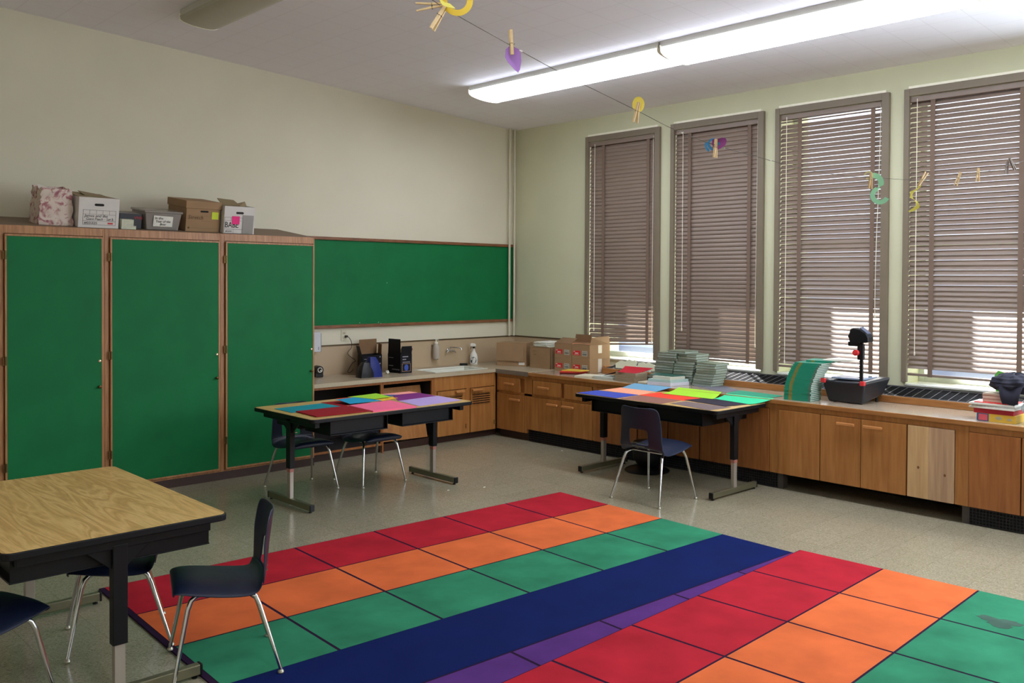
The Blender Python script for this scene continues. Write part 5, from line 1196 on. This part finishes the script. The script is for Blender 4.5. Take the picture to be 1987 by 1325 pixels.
def pin_basis(p, roll, openface):
    d, r = toc(p); up = Vector((0, 0, 1)); a = r*cos(roll)+up*sin(roll); c = -r*sin(roll)+up*cos(roll)   # c: along pin
    return d, a, c
def clothespin(label, p, roll, face, spread=.10, L_=.078, dark=False):
    """two prongs hinged by a wire spring; roll turns it in the vertical plane, face turns it about its own length"""
    t = thing('clothespin', label, 'clothespin', p, group='wooden clothespins on the string')
    d, a, c = pin_basis(p, roll, face)
    side = a*cos(face)+d*sin(face); nrm = d*cos(face)-a*sin(face)
    m = M_pin if not dark else mat('grey_pin_wood', (130, 118, 108), .6)
    for s in (-1, 1):
        b = MB(); w = .0048; th = .0045
        tip = c*(L_*.42)+side*s*.0035; mid = side*s*.0045; tail = -c*(L_*.58)+side*s*(.0045+L_*.58*spread)
        for (A_1, B_1, t0, t1) in ((tip, mid, .0025, th), (mid, tail, th, .003)):
            vs = []
            for q, tt in ((A_1, t0), (B_1, t1)):
                vs += [q+nrm*w-side*tt*.6, q+nrm*w+side*tt*.6, q-nrm*w+side*tt*.6, q-nrm*w-side*tt*.6]
            b.add(vs, [(0, 1, 2, 3), (7, 6, 5, 4), (0, 4, 5, 1), (1, 5, 6, 2), (2, 6, 7, 3), (3, 7, 4, 0)])
        b.build('prong', m, t)
    b = MB(); pts = [nrm*.007*cos(2*pi*k/8)*.9 + side*.0085*sin(2*pi*k/8)-c*.002 for k in range(9)]; b.tube(pts, .0009, 5); b.tube([nrm*.008-side*.008, nrm*.008+side*.008], .0011, 5); b.build('spring', M_wire, t)
    return t
def off(p, r, u, d=0.0):
    dd, rr_ = toc(p); return (p[0]+rr_.x*r+dd.x*d, p[1]+rr_.y*r+dd.y*d, p[2]+u)
pA = (-6.10, -6.068, 2.488)
clothespin('clothespin lying sideways on the string by the yellow ring', off(pA, -.022, -.004), R(-83), R(5), .13)
clothespin('clothespin hanging down from the yellow ring', off(pA, .0, -.030), R(-30), R(60), .06)
pB = (-5.690, -5.919, 2.478)
clothespin('clothespin holding the pointed purple paper, tails up', off(pB, 0, .004), R(184), R(75), .05)
pC = (-4.97, -5.854, 2.376)
clothespin('clothespin holding the yellow oval paper', off(pC, 0, -.0), R(-9), R(40), .12)
pD = (-4.457, -5.861, 2.30)
clothespin('clothespin holding the blue ring and purple petal', off(pD, 0, -.006), R(-3), R(60), .10)
pE = (-3.303, -5.994, 2.250)
clothespin('clothespin at the pale ring beside the green paper coil', off(pE, 0, -.01), R(-3), R(45), .11)
pF = (-2.93, -6.05, 2.262)
clothespin('clothespin holding the yellow paper coil, tails up', off(pF, .04, .0), R(150), R(30), .09)
pG = (-2.411, -6.083, 2.316)
clothespin('empty pale clothespin right of the yellow coil', off(pG, 0, 0), R(-18), R(30), .10)
pH = (-2.172, -6.103, 2.357)
clothespin('second empty pale clothespin right of the yellow coil', off(pH, 0, 0), R(-2), R(30), .11)
pI = (-1.766, -6.142, 2.441)
clothespin('grey clothespin near the right edge, the left of the crossed pair', off(pI, -.015, -.01), R(-4), R(35), .11, dark=True)
clothespin('grey clothespin near the right edge, the slanting one of the pair', off(pI, .01, .01), R(22), R(50), .07, dark=True)
def ribbon(label, p, path, w, m, name='paper_coil', cat='paper decoration', th=.0006):
    """path: list of (right, up, depth, width, twist) along the strip"""
    d, r = toc(p); up = Vector((0, 0, 1)); b = MB()
    for (x, z, y, ww, tw) in path:
        c = r*x+up*z+d*y; e = (r*cos(tw)+up*sin(tw))*cos(0)+d*0
        b.v += [c-e*ww/2, c+e*ww/2]
    for i in range(len(path)-1): b.f.append([2*i, 2*i+1, 2*i+3, 2*i+2]); b.m.append(0)
    o = b.build(name, m, smooth=True, solid=th); o.location = p; tag(o, label, cat, 'cut paper shapes on the string'); return o
def arc(cx_, cz_, r0, a0, a1, w, n=14, d0=0, d1=0, w1=None):
    out = []
    for k in range(n+1):
        u = k/n; a = R(a0+(a1-a0)*u); ww = w+((w1 or w)-w)*u
        out.append((cx_+r0*cos(a), cz_+r0*sin(a), d0+(d1-d0)*u, ww, a))
    return out
P_y = mat('paper_yellow', (232, 196, 60), .7); P_py = mat('paper_pale_yellow', (250, 240, 116), .7); P_lil = mat('paper_lilac', (176, 128, 206), .7); P_mag = mat('paper_magenta', (140, 62, 130), .7)
P_cy = mat('paper_sky', (52, 140, 190), .7); P_mint = mat('paper_mint', (166, 234, 192), .7); P_dg = mat('paper_sea', (44, 130, 104), .7); P_cr = mat('paper_cream', (220, 214, 156), .7)
ribbon('yellow paper ring hanging at the top edge beside two clothespins', off(pA, .045, .015, .004), arc(0, 0, .036, -200, 150, .017, 26, -.01, .02), .02, P_y)
ribbon('small pale yellow paper twist across the yellow ring', off(pA, .018, -.002, -.014), [(-.026, .018, 0, .001, R(45)), (-.010, 0, 0, .010, R(45)), (.004, -.004, 0, .012, R(60)), (.022, -.012, 0, .001, R(60))], .02, P_py)
ribbon('pale yellow paper tail dangling at the top left', (-6.834, -6.424, 2.485), [(0, .0, 0, .014, 0), (.01, -.03, 0, .018, R(-20)), (.0, -.07, 0, .016, R(-30)), (.018, -.11, 0, .017, R(-20)), (.012, -.15, 0, .013, R(-28)), (-.005, -.18, 0, .014, R(-30)), (-.012, -.195, 0, .004, R(-30))], .02, P_py)
def leafpts(L_, W_, n=12, pw=1.0):
    return [(0, 0)]
def petal(label, p, pts, m, depthf=None, name='paper_petal'):
    d, r = toc(p); up = Vector((0, 0, 1)); b = MB(); cxm = sum(q[0] for q in pts)/len(pts); czm = sum(q[1] for q in pts)/len(pts)
    b.v.append(r*cxm+up*czm+d*.012)
    for (x, z) in pts: b.v.append(r*x+up*z)
    n = len(pts)
    for i in range(n): b.f.append([0, 1+i, 1+(i+1) % n]); b.m.append(0)
    o = b.build(name, m, smooth=True, solid=.0006); o.location = p; tag(o, label, 'paper decoration', 'cut paper shapes on the string'); return o
petal('pointed lilac paper petal hanging from a clothespin under the ceiling', off(pB, .004, -.022, .008), [(-.022, .012), (-.012, .022), (.002, .020), (.018, .014), (.026, .0), (.028, -.025), (.024, -.052), (.018, -.062), (.006, -.052), (-.014, -.030), (-.024, -.014)], P_lil)
petal('yellow oval paper on the string left of the second blind', off(pC, .004, .022, .006), [(.023*cos(2*pi*k/18), .030*sin(2*pi*k/18)+.003) for k in range(18)], mat('paper_lemon', (236, 214, 92), .7))
ribbon('blue paper ring hanging before the second blind', off(pD, -.008, .006, .012), arc(0, .002, .021, -60, 250, .008, 20, .0, .014)+arc(-.004, .0, .028, 150, 240, .009, 6, .018, .02), .02, P_cy)
petal('purple paper petal hanging before the second blind', off(pD, .004, .008, .006), [(-.018, .016), (-.008, .022), (.006, .020), (.022, .024), (.036, .022), (.042, .010), (.036, -.008), (.018, -.020), (.0, -.028), (-.010, -.020), (-.020, -.002)], P_mag)
ribbon('cream paper ring at the clothespin before the third blind', off(pE, -.010, .012, .004), arc(0, 0, .017, -130, 180, .009, 18), .02, P_cr)
ribbon('green paper coil hanging before the third blind', off(pE, .030, -.035, .01), arc(-.018, .010, .036, 95, -15, .026, 10, 0, .01)+[(.014, -.012, .014, .010, R(60)), (-.006, -.024, .012, .016, R(80))]+arc(.014, -.052, .035, 118, 335, .022, 18, .01, 0), .02, P_mint)
ribbon('yellow paper coil dangling beside the fourth blind', off(pF, .008, -.035, .004), [(.024, .020, 0, .006, R(20)), (.020, .0, 0, .016, R(10)), (.008, -.012, .005, .007, R(-40)), (-.014, -.022, .01, .018, R(-5)), (-.018, -.040, .012, .011, R(5)), (-.016, -.056, .010, .014, R(-20)), (.0, -.066, 0, .006, R(-40)), (.012, -.084, -.01, .014, R(-10)), (.014, -.102, -.008, .020, R(-30)), (-.006, -.116, .0, .016, R(-50)), (-.028, -.126, .005, .008, R(-50))], .02, P_py)
for p, lab in (((-5.64, -5.908, 2.472), 'right of the lilac petal'), ((-4.70, -5.862, 2.324), 'left of the blue ring'), ((-4.40, -5.862, 2.294), 'right of the purple petal'), ((-4.067, -5.887, 2.272), 'between the second and third blinds')):
    d, r = toc(p); b = MB(); b.tube([Vector(p)-r*.007+Vector((0, 0, .002)), Vector(p)+r*.007-Vector((0, 0, .002))], .0026, 8); b.v = [v-Vector(p) for v in b.v]
    o = b.build('string_tag', M_paper); o.location = p; tag(o, 'tiny white scrap on the string, '+lab, 'tape scrap', 'white scraps on the string')
# small bits of litter on the floor
for x, y, lab in ((-2.66, -2.42, 'before the near rug corner'), (-2.95, -2.3, 'between the middle table and the rug'), (-1.0, -1.75, 'by the corner grille')):
    o = MB().prism([(-.012, -.004, 0), (.010, -.006, 0), (.014, .002, 0), (-.004, .006, 0)], (0, 0, .002)).build('paper_crumb', M_paper); o.location = (x, y, .0003); tag(o, 'tiny white paper crumb on the floor '+lab, 'paper scrap', 'crumbs on the floor')
